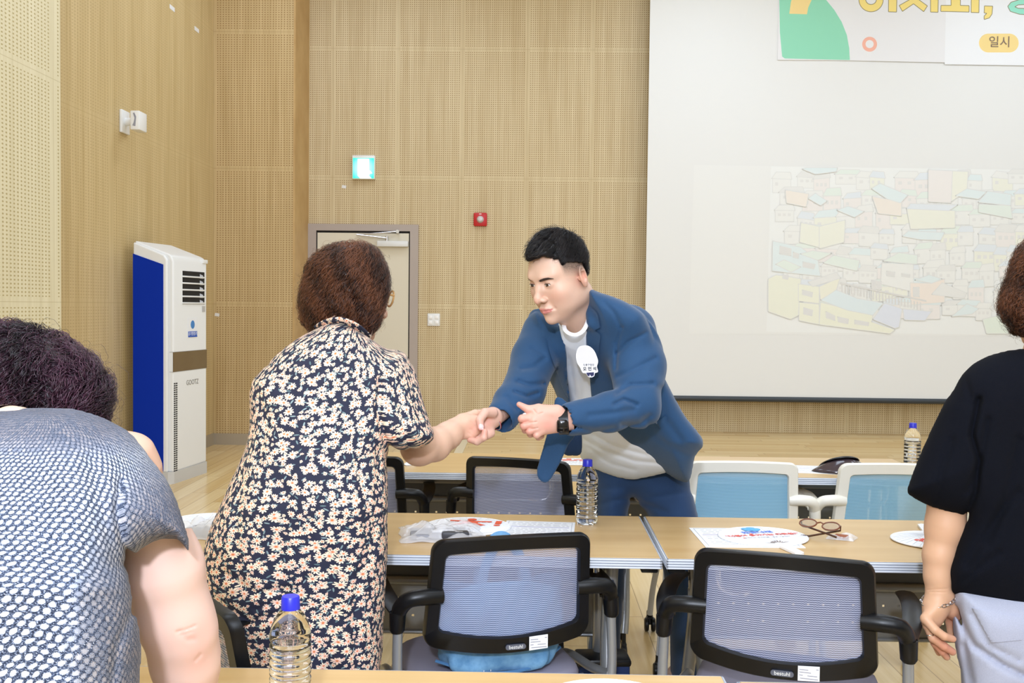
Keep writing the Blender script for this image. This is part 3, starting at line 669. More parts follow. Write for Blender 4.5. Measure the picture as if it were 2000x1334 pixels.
# ================================================================ things on the tables
def bottle(label, x, y, z, s=1.0, name='water_bottle'):
    r = empty(name, (x, y, z), label=label, cat='bottle', group='clear water bottles with blue caps')
    R = .0325*s
    prof = [(0, .004), (R*.55, .002), (R*.82, 0), (R*.97, .006), (R, .014)]
    z0 = .018
    for k in range(8): prof += [(R, z0), (R*1.0, z0+.006), (R*.93, z0+.0085), (R*.93, z0+.010), (R, z0+.0125)]; z0 += .0135
    prof += [(R*1.0, z0+.002), (R*.98, z0+.010), (R*.88, z0+.022), (R*.66, z0+.036), (R*.46, z0+.044), (R*.42, z0+.048), (R*.42, z0+.053)]
    H = z0+.053
    g = NT('clear_bottle_plastic'); g.b.inputs['Base Color'].default_value = (.97, .98, 1, 1); g.b.inputs['Roughness'].default_value = .03
    g.b.inputs['Transmission Weight'].default_value = 1.0; g.b.inputs['IOR'].default_value = 1.28
    if 'bott' not in M: M['bott'] = g.m
    else: bpy.data.materials.remove(g.m)
    MB().lathe(prof, 32).build('bottle_body', M['bott'], r, 60)
    if 'watr' not in M:
        w_ = NT('water'); w_.b.inputs['Base Color'].default_value = (1, 1, 1, 1); w_.b.inputs['Roughness'].default_value = 0.0
        w_.b.inputs['Transmission Weight'].default_value = 1.0; w_.b.inputs['IOR'].default_value = 1.33; M['watr'] = w_.m
    wz = H-.062
    wp = [(0, .007), (R*.52, .006), (R*.78, .004)] + [(q[0]-.0012, q[1]) for q in prof if q[0] > R*.9 and .005 < q[1] < wz] + [(R*.86, wz), (0, wz)]
    MB().lathe(wp, 32).build('water', M['watr'], r, 60)
    MB().lathe([(0, H+.012), (R*.40, H+.012), (R*.44, H+.010), (R*.45, H-.002), (R*.46, H-.004), (R*.46, H-.008), (0, H-.008)], 30).build('cap', M['cap'], r)
    return r
p = onz(1146, 1022, TZ); bottle('water bottle with blue cap standing behind the tote-bag chair, in front of blue trousers', p.x, p.y, TZ, 1.0)
p = onz(1781, 918, TZ); bottle('small far water bottle with blue cap beside the black T-shirt sleeve', p.x, p.y-.0, TZ, 1.0)
bottle('close water bottle with blue cap in front of the floral dress', PX(567, 1300, 1.56).x, 1.56, TZ, .98)
def fan(label, cx, cy, rot, R=.128, printf=None, extra=0, z=TZ):
    r = empty('hand_fan', (cx, cy, z+.004+extra), rot, label=label, cat='fan', group='round white plastic hand fans')
    # round leaf with a slotted grip at local -y
    mb = MB(); n = 48; pts = [(R*1.02*math.sin(2*PI*k/n), R*.96*math.cos(2*PI*k/n)) for k in range(n)]
    mb.prism(pts, -.0015, .0015, 'xy'); mb.build('leaf', M['fanwhite'], r)
    mb = MB()
    for k in range(25):
        a = math.radians(-80+160*k/24); x0, y0 = .0+.02*math.sin(a), -R*.72+.02*math.cos(a)
        dirx, diry = math.sin(a*.95), math.cos(a*.95); L = .02
        while math.hypot((x0+dirx*L)/1.02, (y0+diry*L)/.96) < R*.97: L += .004
        mb.tube([(x0, y0, .0022), (x0+dirx*L, y0+diry*L, .0022)], .0007, 4)
    mb.tube([(x*1.0, y*1.0, 0) for x, y in pts+pts[:1]], .0022, 6); mb.build('rib', M['fanwhite'], r)
    mb = MB(); mb.prism([(-.016, -R*.82), (.016, -R*.82), (.013, -R-.085), (.0, -R-.095), (-.013, -R-.085)], -.003, .003, 'xy'); mb.build('handle', M['fanwhite'], r)
    mb = MB()
    for k in range(9):
        a = math.radians(-62+124*k/8); c_, s_ = math.cos(a), math.sin(a); x0, y0 = 0, -R*.80
        p0 = (x0+s_*.012, y0+c_*.012); p1 = (x0+s_*.040, y0+c_*.040); w0, w1 = .0008, .0032
        mb.add([(p0[0]-c_*w0, p0[1]+s_*w0, .0018), (p0[0]+c_*w0, p0[1]-s_*w0, .0018), (p1[0]+c_*w1, p1[1]-s_*w1, .0018), (p1[0]-c_*w1, p1[1]+s_*w1, .0018)], [(0, 1, 2, 3)])
    mb.build('grip_slot', mat('slot_brown', (110,74,52), .7) if 'slot' not in M else M['slot'], r)
    if printf: printf(r, R)
    return r
M['slot'] = mat('slot_shadow_brown', (104,72,52), .7)
def flower_print(r, R):
    mb = MB()
    for k in range(5):
        a = 2*PI*k/5; mb.lathe([(0, .0032+k*.00012), (.013, .0032+k*.00012)], 12, (.0+.016*math.cos(a), R*.62+.014*math.sin(a), 0), 'z')
    mb.lathe([(0, .0038), (.012, .0038)], 12, (.0, R*.62, 0), 'z'); mb.build('blue_flower_print', M['blueprint'], r)
    text('blue_lettering', '한빛나래', .026, mat('deep_blue_print', (70,120,220), .6), r, (0, R*.30, .0034), (0, 0, 0), ext=.0001, bold=.0006)
    text('red_lettering', '“더불어 살아가는 따뜻함!”', .0205, M['redprint'], r, (0, R*.02, .0034), (0, 0, 0), ext=.0001, bold=.0006)
    text('small_lettering', '함께하는 우리마을 · 행복나눔센터', .010, M['ink'], r, (0, -R*.22, .0034), (0, 0, 0), ext=.0001)
    mb = MB(); mb.lathe([(0, .0037), (.005, .0037)], 10, (-.028, R*.14, 0)); mb.lathe([(0, .0037), (.004, .0037)], 10, (-.07, -R*.22, 0)); mb.build('red_dot_print', M['redprint'], r)
def man_print(r, R):
    mb = MB(); mb.prism([(-.062, .052), (.0, .046), (.062, .052), (.062, .062), (.02, .058), (-.02, .058), (-.062, .062)], .0030, .0036, 'xy')
    mb.prism([(-.02, .06), (.02, .06), (.024, .03), (.05, .008), (.036, .0), (.0, .028), (-.036, .0), (-.05, .008), (-.024, .03)], .0030, .0034, 'xy')
    mb.lathe([(0, .0036), (.014, .0036)], 16, (0, .078, 0)); mb.prism([(.074, .03), (.092, .03), (.092, .07), (.074, .07)], .0030, .0036, 'xy'); mb.prism([(.074, .006), (.092, .006), (.092, .018), (.074, .018)], .0030, .0036, 'xy')
    mb.build('red_figure_print', M['orangered'], r)
p0 = onz(1490, 1050, TZ); fan('white hand fan printed with blue flower and red lettering', p0.x, p0.y, math.radians(14), .122, flower_print)
p = onz(915, 1026, TZ); fan('white hand fan with orange-red figure print, half under the plastic bag', p.x+.0, p.y-.03, math.radians(-6), .122, man_print)
p = onz(1835, 1058, TZ); f3 = fan('white hand fan with red print, cut off by person in black\'s forearm', p.x-.008, p.y, math.radians(170), .118, None)
mb = MB()
for k in range(4): mb.lathe([(0, .0022), (.012, .0022)], 10, (.035+.016*math.cos(k*1.57), .02+.014*math.sin(k*1.57), 0))
mb.build('red_figure_print', M['redprint'], f3)
p = onz(414, 1020, TZ); fan('white hand fan by the dress hem\'s left edge, beside a bare arm', p.x-.0, p.y-.01, math.radians(150), .120, None)
fan('white hand fan at the bottom edge, only its rim in view', PX(1190, 1326, 1.63).x, 1.63, 0, .11, None)
def sheet(label, x, y, rot, w=.21, h=.15, name='printed_sheet', z=TZ, dark=False, lift=0.0):
    r = empty(name, (x, y, z+lift), rot, label=label, cat='paper', group='printed programme sheets')
    MB().box(-w/2, w/2, -h/2, h/2, .0003, .0016).build('paper', M['paper'], r)
    mb = MB()
    for i in range(9):
        yy = h*.38-i*h*.09
        if i == 3: continue
        x0 = -w*.40
        rq = random.Random(i+int(x*100))
        while x0 < w*.40:
            L = rq.uniform(.006, .022); mb.box(x0, min(x0+L, w*.42), yy-.0012, yy+.0012, .0016, .0018); x0 += L+.006
    mb.box(-w*.46, -w*.455, -h*.45, h*.45, .0016, .0018); mb.box(w*.455, w*.46, -h*.45, h*.45, .0016, .0018); mb.box(-w*.46, w*.46, h*.45, h*.455, .0016, .0018)
    mb.build('print_lines', M['ink'], r)
    MB().box(-w*.42, w*.42, h*.11, h*.125, .0016, .0019).build('rule_line', M['purple'], r)
    return r
p = onz(1052, 1027, TZ); sheet('printed sheet with a purple line lying left of the water bottle', p.x, p.y-.05, math.radians(-4), .205, .21)
p = onz(1420, 1050, TZ); sheet('printed sheet with purple line tucked under the flower-printed fan', p.x+.05, p.y, math.radians(2), .27, .24)
p = onz(1118, 902, TZ); s3 = sheet('sheet with red-orange print beside the hanging white T-shirt hem', p.x+.0, p.y, math.radians(2), .17, .19)
mb = MB()
for (u, v, w_, h_) in ((-.05, .04, .03, .014), (-.02, .045, .02, .03), (.01, .04, .034, .014), (.045, .045, .014, .03), (-.04, .015, .06, .012), (.03, .012, .05, .014)): mb.box(u, u+w_, v, v+h_, .0018, .0023)
mb.build('red_print', M['orangered'], s3)
p = onz(1600, 918, TZ); sheet('printed sheet on the stage-side table under the dark sun visor', p.x+.0, p.y, math.radians(-8), .24, .20)
# dark sun visor
p = onz(1640, 921, TZ)
vz = empty('sun_visor', (p.x+.02, p.y-.02, TZ+.003), math.radians(12), label='dark glossy sun visor lying between the two blue chairs', cat='visor')
vs = []; fs = []; n = 18
for j in range(5):
    for i in range(n+1):
        a = math.radians(-75+150*i/n); rr_ = .075+.02*j; vs.append((-rr_*math.sin(a)*.9, -rr_*math.cos(a)*.8+.06, .052*(1-(j/4)**1.3)*math.cos(a*.8)+.003+(.012 if abs(i-n/2) < 6 else 0)*0))
for j in range(4):
    for i in range(n): a = j*(n+1)+i; fs.append((a, a+1, a+n+2, a+n+1))
mb = MB().add(vs, fs); o = mb.build('brim', mat('dark_tinted_brim', (62,50,56), .12), vz); sd = o.modifiers.new('thick', 'SOLIDIFY'); sd.thickness = .003
mb = MB(); mb.tube([(-.075*math.sin(math.radians(q))*.92, -.075*math.cos(math.radians(q))*.8+.06, .058*math.cos(math.radians(q)*.75)) for q in range(-105, 106, 10)], .012, 8, True, .35, (0, 0, 1)); mb.build('band', M['black'], vz)
# eyeglasses with a wrapped sweet beside
p = onz(1606, 1056, TZ)
eg = empty('eyeglasses', (p.x-.015, p.y+.0, TZ+.024), math.radians(-38), label='brown eyeglasses lying folded beside the flower-printed fan', cat='eyeglasses')
mb = MB()
for s_ in (-1, 1): mb.tube([(.033*s_+.024*math.cos(q*PI/10), -.01+.004*math.sin(q*PI/10)*0+.0, .022+.019*math.sin(q*PI/10)) for q in range(21)], .0022, 6)
mb.tube([(-.010, -.01, .028), (0, -.012, .031), (.010, -.01, .028)], .002, 6); mb.build('rim', mat('brown_glasses_frame', (112,58,30), .3), eg)
for s_ in (-1, 1):
    mb = MB(); mb.lathe([(0, 0), (.023, 0), (.023, .0012), (0, .0012)], 20, (.033*s_, -.0106, .022), 'y')
    mb.build('lens', mat('lens_glass', (230,225,220), .05, 0, Transmission_Weight=.9), eg)
    mb = MB(); mb.tube([(.057*s_, -.01, .030), (.056*s_, .004, .028), (-.03*s_, .016+.008*s_, .008), (-.052*s_, .018+.006*s_, .005)], .0028, 6); mb.build('temple', mat('dark_brown_temple', (70,36,20), .3), eg)
eg.rotation_euler[0] = math.radians(-66)
p = onz(1622, 1054, TZ)
cd = empty('snack_wrapper', (p.x+.035, p.y+.01, TZ), math.radians(-25), label='small clear-wrapped brown snack beside the eyeglasses', cat='snack')
t = NT('clear_wrap'); t.b.inputs['Base Color'].default_value = (.95, .93, .93, 1); t.b.inputs['Roughness'].default_value = .15; t.b.inputs['Alpha'].default_value = .42; t.b.inputs['Specular IOR Level'].default_value = .9; M['wrap'] = t.m
def crumple(name, w, d, h, m, parent, seed=1, nx=26, ny=20, z=0.0):
    r_ = np.random.default_rng(seed); ph = r_.uniform(0, 6.28, (10, 3)); kx = r_.uniform(-110, 110, 10); ky = r_.uniform(-110, 110, 10)
    vs = []; fs = []
    for side in (1, 0):
        for j in range(ny+1):
            for i in range(nx+1):
                u, v = i/nx*2-1, j/ny*2-1; e = max(0, (1-abs(u)**2.5)*(1-abs(v)**2.5))
                x, y = u*w/2, v*d/2; nz_ = sum(abs(math.sin(kx[k]*x*.6+ky[k]*y*.6+ph[k, 0])) for k in range(10))/10
                zz = .0012+e**.5*h*(.15+2.6*max(nz_-.42, 0)+.35*nz_)*side+side*.002*math.sin(kx[0]*x+ky[1]*y)
                vs.append((x+.004*math.sin(ky[2]*y+ph[1, 1])*abs(u), y+.004*math.sin(kx[3]*x)*abs(v), max(zz, .0008)+z))
    N = (nx+1)*(ny+1)
    for sI in (0, 1):
        for j in range(ny):
            for i in range(nx):
                a = sI*N+j*(nx+1)+i; q = (a, a+1, a+nx+2, a+nx+1); fs.append(q if sI == 0 else q[::-1])
    return MB().add(vs, fs).build(name, m, parent, 30)
crumple('wrapper', .075, .045, .018, M['wrap'], cd, 4)
MB().rbox(-.02, .018, -.010, .012, .002, .012, .004).build('snack', mat('brown_snack', (150,84,50), .7), cd)
# plastic bag with grey contents on the near left table top
p = onz(862, 1047, TZ)
bg = empty('plastic_bag', (p.x, p.y+.02, TZ), math.radians(8), label='crumpled clear plastic bag with dark contents behind the tote-bag chair', cat='bag', group='clear plastic bags on the tables')
crumple('film', .235, .20, .026, M['wrap'], bg, 2, 40, 32)
MB().rbox(-.09, .08, -.075, .02, .003, .016, .005).build('contents', mat('grey_cloth', (150,150,156), .8), bg)
MB().rbox(-.005, .07, -.085, -.055, .004, .024, .005).build('dark_packet', mat('dark_packet', (50,50,56), .5), bg)
MB().box(-.03, .03, -.05, -.03, .017, .020).build('paper_tag', M['paper'], bg)
p = onz(400, 1040, TZ)
bg2 = empty('plastic_bag', (p.x+.03, p.y-.02, TZ), math.radians(-20), label='crumpled clear plastic bag beside the fan left of the floral dress', cat='bag', group='clear plastic bags on the tables')
crumple('film', .19, .15, .04, M['wrap'], bg2, 6, 30, 24)
MB().rbox(-.06, .06, -.05, .03, .003, .022, .005).build('contents', mat('grey_contents', (120,120,126), .8), bg2)
p = onz(803, 908, TZ); sw2 = empty('sweet_wrapper', (p.x, p.y, TZ), .4, label='tiny white crumpled wrapper on the table near the woman\'s elbow', cat='wrapper')
crumple('wrapper', .05, .03, .012, M['paper'], sw2, 9, 12, 10)

# ---- blue tote bag on the seat of the chair
a = c_a.rotation_euler[2]
tb = empty('tote_bag', tuple(c_a.location+Vector((0, 0, .431))), a, label='light blue denim tote bag on the seat of a black mesh chair', cat='bag')
t = NT('denim_cloth'); nz_ = t.noise(t.obj(), 30, 4, .6); t.l(t.ramp(nz_, [(.3, srgb((82,134,180))), (.7, srgb((122,170,208)))]), t.b.inputs['Base Color']); t.b.inputs['Roughness'].default_value = .9
t.bump(t.noise(t.obj(), 700, 1, .5), .3, .0005); M['denim'] = t.m
vs = []; fs = []; n = 48; lv = 22
for j in range(lv+1):
    q = j/lv; zz = .0+.215*q
    for i in range(n):
        th = 2*PI*i/n; sx = abs(math.cos(th))**.6*math.copysign(1, math.cos(th)); sy = abs(math.sin(th))**.6*math.copysign(1, math.sin(th))
        wx = .155*(1+.10*q-.05*(1-q)**2) if q > .0 else .13; wy = .075*(1-.55*q**1.6)+.01
        if q < .12: wx *= .82+.18*(q/.12)**.5; wy *= .8+.2*(q/.12)**.5
        k = .006*math.sin(5*th+q*6)+.005*math.sin(9*th-q*11)
        sag = .012*math.sin(3*th)*(q) 
        vs.append((wx*sx+k*sx, wy*sy+k*sy-.115, zz+sag+.012*math.sin(q*9+th*2)*(q*(1-q))*2))
for j in range(lv):
    for i in range(n): b_ = (i+1) % n; fs.append((j*n+i, j*n+b_, (j+1)*n+b_, (j+1)*n+i))
fs.append(tuple(range(n))[::-1])
o = MB().add(vs, fs).build('bag_body', M['denim'], tb, 80); sd = o.modifiers.new('thick', 'SOLIDIFY'); sd.thickness = .002; sd.offset = -1
MB().tube(bez([(-.17, -.15, .035), (-.08, -.188, .012), (0, -.196, .006), (.08, -.188, .012), (.165, -.14, .04)], 5), .004, 6, True).build('base_seam', mat('denim_dark', (70,116,160), .9), tb)
mb = MB()
for x_ in (-.055, -.037, .075, .093):
    for k in range(15): mb.box(x_-.0006, x_+.0006, -.1945+k*.0014, -.1925+k*.0014, .012+k*.0085, .016+k*.0085)
mb.build('stitching', M['whiteplastic'], tb)
for yy, xx in ((-.148, .0), (-.08, .008)):
    mb = MB(); mb.tube(bez([(-.055+xx, yy, .17), (-.045+xx, yy, .255), (-.01+xx, yy+.008, .318), (.03+xx, yy+.008, .318), (.062+xx, yy, .255), (.075+xx, yy, .17)], 7), .013, 8, True, .18, (0, 1, 0)); mb.build('strap', M['denim'], tb)
# navy case standing on the floor between tables
q = PX(1178, 1300, 2.95)
nb = empty('fabric_case', (q.x, 2.98, 0), math.radians(4), label='navy blue cloth case standing on the floor under the table', cat='case')
MB().rbox(-.075, .075, -.05, .05, 0.0, .335, .012).build('case_body', M['navybox'], nb)
MB().rbox(-.078, .078, -.053, .053, .322, .345, .008).build('case_rim', M['black'], nb)
# ================================================================ implicit body modelling
f32 = np.float32
class Grid:
    """sample grid; 'view' grids are laid along the photograph's rays (u, v, depth), 'box' grids along world axes of a frame"""
    def __init__(s, a0, a1, da, b0, b1, db, c0, c1, dc, frame=None):
        s.A = np.arange(a0, a1+da*.5, da); s.B = np.arange(b0, b1+db*.5, db); s.C = np.arange(c0, c1+dc*.5, dc)
        s.o = np.array([a0, b0, c0]); s.d = np.array([da, db, dc]); s.frame = frame
        a, b, c = np.meshgrid(s.A, s.B, s.C, indexing='ij'); s.a, s.b, s.c = a.astype(f32), b.astype(f32), c.astype(f32)
        s.P = s.world(a, b, c).astype(f32); s.F = np.full(a.shape, 1.0, f32)
        if frame is None: s.sc = FPX/s.c           # pixels per metre
    def world(s, a, b, c):
        if s.frame is None: return PXa(a, b, c)
        o, R = s.frame; return o + a[..., None]*R[0] + b[..., None]*R[1] + c[..., None]*R[2]
    def add(s, f, k=.0):
        if k <= 0: s.F = np.minimum(s.F, f)
        else:
            h = np.clip(.5+.5*(s.F-f)/k, 0, 1); s.F = (s.F*(1-h)+f*h-k*h*(1-h)).astype(f32)
    def sub(s, f, k=.0):
        if k <= 0: s.F = np.maximum(s.F, -f)
        else:
            h = np.clip(.5-.5*(s.F+f)/k, 0, 1); s.F = (s.F*(1-h)-f*h+k*h*(1-h)).astype(f32)
    def cap(s, a, b, ra, rb, nrm=None, fl=1.0):
        a = np.array(a, f32); b = np.array(b, f32); q = s.P-a; ba = b-a
        t = np.clip((q@ba)/max(float(ba@ba), 1e-9), 0, 1)
        q = q-t[..., None]*ba
        if nrm is not None:
            n_ = np.array(nrm, f32); n_ /= np.linalg.norm(n_); dn = q@n_; q = q+(fl-1)*dn[..., None]*n_
        return (np.sqrt((q*q).sum(-1))-(ra+(rb-ra)*t)).astype(f32)
    def chain(s, pts, rs, k=.01, nrm=None, fl=1.0):
        f = None
        for i in range(len(pts)-1):
            g = s.cap(pts[i], pts[i+1], rs[i], rs[i+1], nrm, fl)
            if f is None: f = g
            else:
                h = np.clip(.5+.5*(f-g)/k, 0, 1); f = f*(1-h)+g*h-k*h*(1-h)
        return f
    def ell(s, c, r, R=None):
        q = s.P-np.array(c, f32); r = np.array(r, f32)
        if R is not None: q = q@np.array(R, f32).T
        k0 = np.sqrt(((q/r)**2).sum(-1)); k1 = np.sqrt(((q/(r*r))**2).sum(-1))+1e-9
        return (k0*(k0-1)/k1).astype(f32)
    def d2(s, poly):
        """signed distance in pixels to a closed outline, positive inside, for the (u, v) plane"""
        P = np.array(poly, float); u, v = np.meshgrid(s.A, s.B, indexing='ij'); best = np.full(u.shape, 1e9); ins = np.zeros(u.shape, bool)
        for i in range(len(P)):
            a = P[i]; b = P[(i+1) % len(P)]; e = b-a; w0 = u-a[0]; w1 = v-a[1]
            t = np.clip((w0*e[0]+w1*e[1])/max(e@e, 1e-9), 0, 1); best = np.minimum(best, (w0-t*e[0])**2+(w1-t*e[1])**2)
            c = ((a[1] > v) != (b[1] > v)) & (u < (b[0]-a[0])*(v-a[1])/(b[1]-a[1]+1e-12)+a[0]); ins ^= c
        d = np.sqrt(best); return np.where(ins, d, -d).astype(f32)[:, :, None]
    def infl(s, poly, Yc, R, H, p=2.0):
        """a rounded volume whose seen outline is poly: half thickness grows from 0 at the outline to H at distance R inside"""
        d = s.d2(smooth_poly(poly))/s.sc if not isinstance(poly, np.ndarray) else poly/s.sc
        t = np.clip(d/R, 0, 1); h = H*np.power(np.clip(1-(1-t)**p, 0, 1), 1/p); y = np.abs(s.c-Yc)
        ins = np.where(d > 0, np.maximum(y-h, -d), np.sqrt(np.minimum(d, 0)**2+y*y))
        return ins.astype(f32)
    def groove(s, pts, w, depth, Y=None, dY=.12):
        """a crease pressed along a line of (u, v) points"""
        best = np.full(s.a.shape[:2], 1e9, f32); u, v = np.meshgrid(s.A, s.B, indexing='ij')
        for a, b in zip(pts[:-1], pts[1:]):
            e = (b[0]-a[0], b[1]-a[1]); L = e[0]**2+e[1]**2; t = np.clip(((u-a[0])*e[0]+(v-a[1])*e[1])/L, 0, 1)
            best = np.minimum(best, (u-a[0]-t*e[0])**2+(v-a[1]-t*e[1])**2)
        g = depth*np.exp(-best/(w*w))[:, :, None]
        if Y is not None: g = g*np.exp(-((s.c-Y)/dY)**2)
        s.F = (s.F+g).astype(f32)
    def mesh(s, iso=0.0):
        F = s.F-iso; nx, ny, nz = F.shape; ins = F < 0
        c = [ins[i:nx-1+i, j:ny-1+j, k:nz-1+k] for i in (0, 1) for j in (0, 1) for k in (0, 1)]
        n_in = sum(x.astype(np.int8) for x in c); act = (n_in > 0) & (n_in < 8)
        idx = np.argwhere(act); lut = -np.ones(act.shape, np.int64); lut[act] = np.arange(len(idx))
        cn = np.array([(i, j, k) for i in (0, 1) for j in (0, 1) for k in (0, 1)])
        V = np.stack([F[idx[:, 0]+q[0], idx[:, 1]+q[1], idx[:, 2]+q[2]] for q in cn], 1)
        acc = np.zeros((len(idx), 3)); cnt = np.zeros(len(idx))
        for a in range(8):
            for b in range(a+1, 8):
                if np.abs(cn[a]-cn[b]).sum() != 1: continue
                va, vb = V[:, a], V[:, b]; m = (va < 0) != (vb < 0); t = np.where(m, va/(va-vb+1e-20), 0)
                acc += np.where(m[:, None], cn[a]+(cn[b]-cn[a])*t[:, None], 0); cnt += m
        g = idx+acc/np.maximum(cnt, 1)[:, None]; q = s.o+g*s.d
        W = s.world(q[:, 0], q[:, 1], q[:, 2])
        faces = []
        for ax in range(3):
            sl0 = [slice(None)]*3; sl1 = [slice(None)]*3; sl0[ax] = slice(0, -1); sl1[ax] = slice(1, None)
            A = ins[tuple(sl0)]; B = ins[tuple(sl1)]; e = np.argwhere(A != B)
            o1, o2 = [(1, 2), (2, 0), (0, 1)][ax]
            ok = (e[:, o1] > 0) & (e[:, o2] > 0) & (e[:, o1] < F.shape[o1]-1) & (e[:, o2] < F.shape[o2]-1); e = e[ok]
            def L(d1, d2):
                z = e.copy(); z[:, o1] -= d1; z[:, o2] -= d2; return lut[z[:, 0], z[:, 1], z[:, 2]]
            qd = np.stack([L(1, 1), L(0, 1), L(0, 0), L(1, 0)], 1); fl = A[e[:, 0], e[:, 1], e[:, 2]]
            qd[~fl] = qd[~fl][:, ::-1]; faces.append(qd)
        Fc = np.concatenate(faces); Fc = Fc[(Fc >= 0).all(1)]
        return W, Fc
def smooth_poly(P, n=4):
    P = [np.array(p, float) for p in P]; out = []; N = len(P)
    for i in range(N):
        p0, p1, p2, p3 = P[i-1], P[i], P[(i+1) % N], P[(i+2) % N]
        for k in range(n):
            t = k/n; out.append(.5*((2*p1)+(p2-p0)*t+(2*p0-5*p1+4*p2-p3)*t*t+(3*p1-p0-3*p2+p3)*t**3))
    return [tuple(p) for p in out]
def relax(V, F, it=2, lam=.5):
    E = np.concatenate([F[:, [0, 1]], F[:, [1, 2]], F[:, [2, 3]], F[:, [3, 0]]]); E = np.concatenate([E, E[:, ::-1]])
    deg = np.bincount(E[:, 0], minlength=len(V)).astype(float)
    for _ in range(it):
        A = np.stack([np.bincount(E[:, 0], weights=V[E[:, 1], k], minlength=len(V)) for k in range(3)], 1)/np.maximum(deg, 1)[:, None]
        V = V+(A-V)*lam
    return V
def fastmesh(name, V, F, m, parent, base, col=None, uv=None, smooth=True):
    """V world positions; parent is an Empty standing at base"""
    me = bpy.data.meshes.new(name); V = (np.asarray(V)-np.array(base)).astype(f32); F = np.asarray(F)
    k = F.shape[1]; me.vertices.add(len(V)); me.vertices.foreach_set('co', V.ravel()); me.loops.add(F.size); me.loops.foreach_set('vertex_index', F.ravel().astype(np.int32))
    me.polygons.add(len(F)); me.polygons.foreach_set('loop_start', np.arange(0, F.size, k, dtype=np.int32)); me.polygons.foreach_set('loop_total', np.full(len(F), k, np.int32))
    if smooth: me.polygons.foreach_set('use_smooth', np.ones(len(F), bool))
    me.update(calc_edges=True)
    if col is not None:
        ca = me.color_attributes.new('Col', 'FLOAT_COLOR', 'POINT'); c = np.ones((len(V), 4), f32); c[:, :3] = col; ca.data.foreach_set('color', c.ravel())
    if uv is not None:
        ul = me.uv_layers.new(name='UVMap'); ul.data.foreach_set('uv', uv[F.ravel()].astype(f32).ravel())
    me.validate()
    return link(name, me, m, parent, None)
def join(parts):
    Vs, Fs, o = [], [], 0
    for V, F in parts: Vs.append(V); Fs.append(F+o); o += len(V)
    return np.concatenate(Vs), np.concatenate(Fs)
def wrapuv(V, ctr, a, b):
    """cloth coordinates in metres, wrapped round a vertical middle line ctr(z)->(x, y)"""
    cx, cy = ctr(V[:, 2]); x = (V[:, 0]-cx)/a; y = (V[:, 1]-cy)/b
    return np.stack([np.arctan2(x, -y)*(a+b)/2, V[:, 2]], 1)
def bvh(V, F): return BVHTree.FromPolygons([Vector(v) for v in V.tolist()], F.tolist())
CAM = Vector((0, 0, CAMZ))
def hit(tree, u, v, maxd=20):
    d = (PX(u, v, 1.0)-CAM).normalized(); h = tree.ray_cast(CAM, d, maxd); return h[0], h[1]
def drape(tree, poly, off=.002, th=.003, step=3.0, fallY=None):
    """a thin sheet with the given outline (as seen) lying on a surface: grid of surface points, lifted and thickened"""
    P = smooth_poly(poly, 3) if len(poly) > 4 else poly; us = [p[0] for p in P]; vs_ = [p[1] for p in P]
    bm = bmesh.new(); vv = [bm.verts.new((p[0], p[1], 0)) for p in P]; bm.faces.new(vv); bmesh.ops.triangulate(bm, faces=bm.faces[:])
    L = max(max(us)-min(us), max(vs_)-min(vs_)); cuts = int(L/step)
    for ax, lo, hi in ((0, min(us), max(us)), (1, min(vs_), max(vs_))):
        q = lo+step
        while q < hi-.2:
            co = [0, 0, 0]; no = [0, 0, 0]; co[ax] = q; no[ax] = 1; bmesh.ops.bisect_plane(bm, geom=bm.verts[:]+bm.edges[:]+bm.faces[:], plane_co=co, plane_no=no); q += step
    last = fallY; pts = []
    for v in bm.verts:
        h, n = hit(tree, v.co.x, v.co.y)
        pts.append(h)
    ys = [h.y for h in pts if h is not None]; med = sorted(ys)[len(ys)//2] if ys else fallY
    top = []; bot = []
    for v, h in zip(list(bm.verts), pts):
        Y = h.y if (h is not None and abs(h.y-med) < .25) else med
        w = PX(v.co.x, v.co.y, Y); d = (w-CAM).normalized(); top.append(w-d*(off+th)); bot.append(w-d*off*.2)
    bm.verts.index_update(); F = [[v.index for v in f.verts] for f in bm.faces]; be = [[e.verts[0].index, e.verts[1].index] for e in bm.edges if e.is_boundary]; n = len(top)
    F2 = [f[::-1] for f in F]; F3 = [[i+n for i in f] for f in F]; sd = [[a, b, b+n, a+n] for a, b in be]; bm.free()
    return [tuple(p) for p in top+bot], F2+F3+sd
def drape_obj(name, tree, poly, m, parent, base, **k):
    V, F = drape(tree, poly, **k); mb = MB(); mb.v = [tuple(Vector(v)-Vector(base)) for v in V]; mb.f = F; mb.mi = [0]*len(F)
    return mb.build(name, m, parent, 60)

# ---- skin, hair and cloth
t = NT('skin'); at = t.n('ShaderNodeAttribute', attribute_name='Col'); t.l(at.outputs[0], t.b.inputs['Base Color'])
t.b.inputs['Roughness'].default_value = .5; t.b.inputs['Subsurface Weight'].default_value = .12; t.b.inputs['Subsurface Radius'].default_value = (1.0, .35, .2); t.b.inputs['Subsurface Scale'].default_value = .006
t.bump(t.noise(t.obj(), 900, 2, .5), .08, .0006); M['skin'] = t.m
def hairmat(name, c0, c1, rough=.38):
    t = NT(name); at = t.n('ShaderNodeAttribute', attribute_name='Col'); t.l(t.mix(t.sep(at.outputs[0])[0], srgb(c0), srgb(c1)), t.b.inputs['Base Color'])
    t.b.inputs['Roughness'].default_value = rough; t.b.inputs['Specular IOR Level'].default_value = .45; return t.m
def cloth(name, c0, c1, sc=500, rough=.85, bump=.25, sheen=0.0):
    t = NT(name); o = t.obj(); n1 = t.noise(o, sc, 2, .6); t.l(t.ramp(n1, [(.3, srgb(c0)), (.7, srgb(c1))]), t.b.inputs['Base Color']); t.b.inputs['Roughness'].default_value = rough
    t.bump(n1, bump, .0006); t.b.inputs['Sheen Weight'].default_value = sheen; return t.m
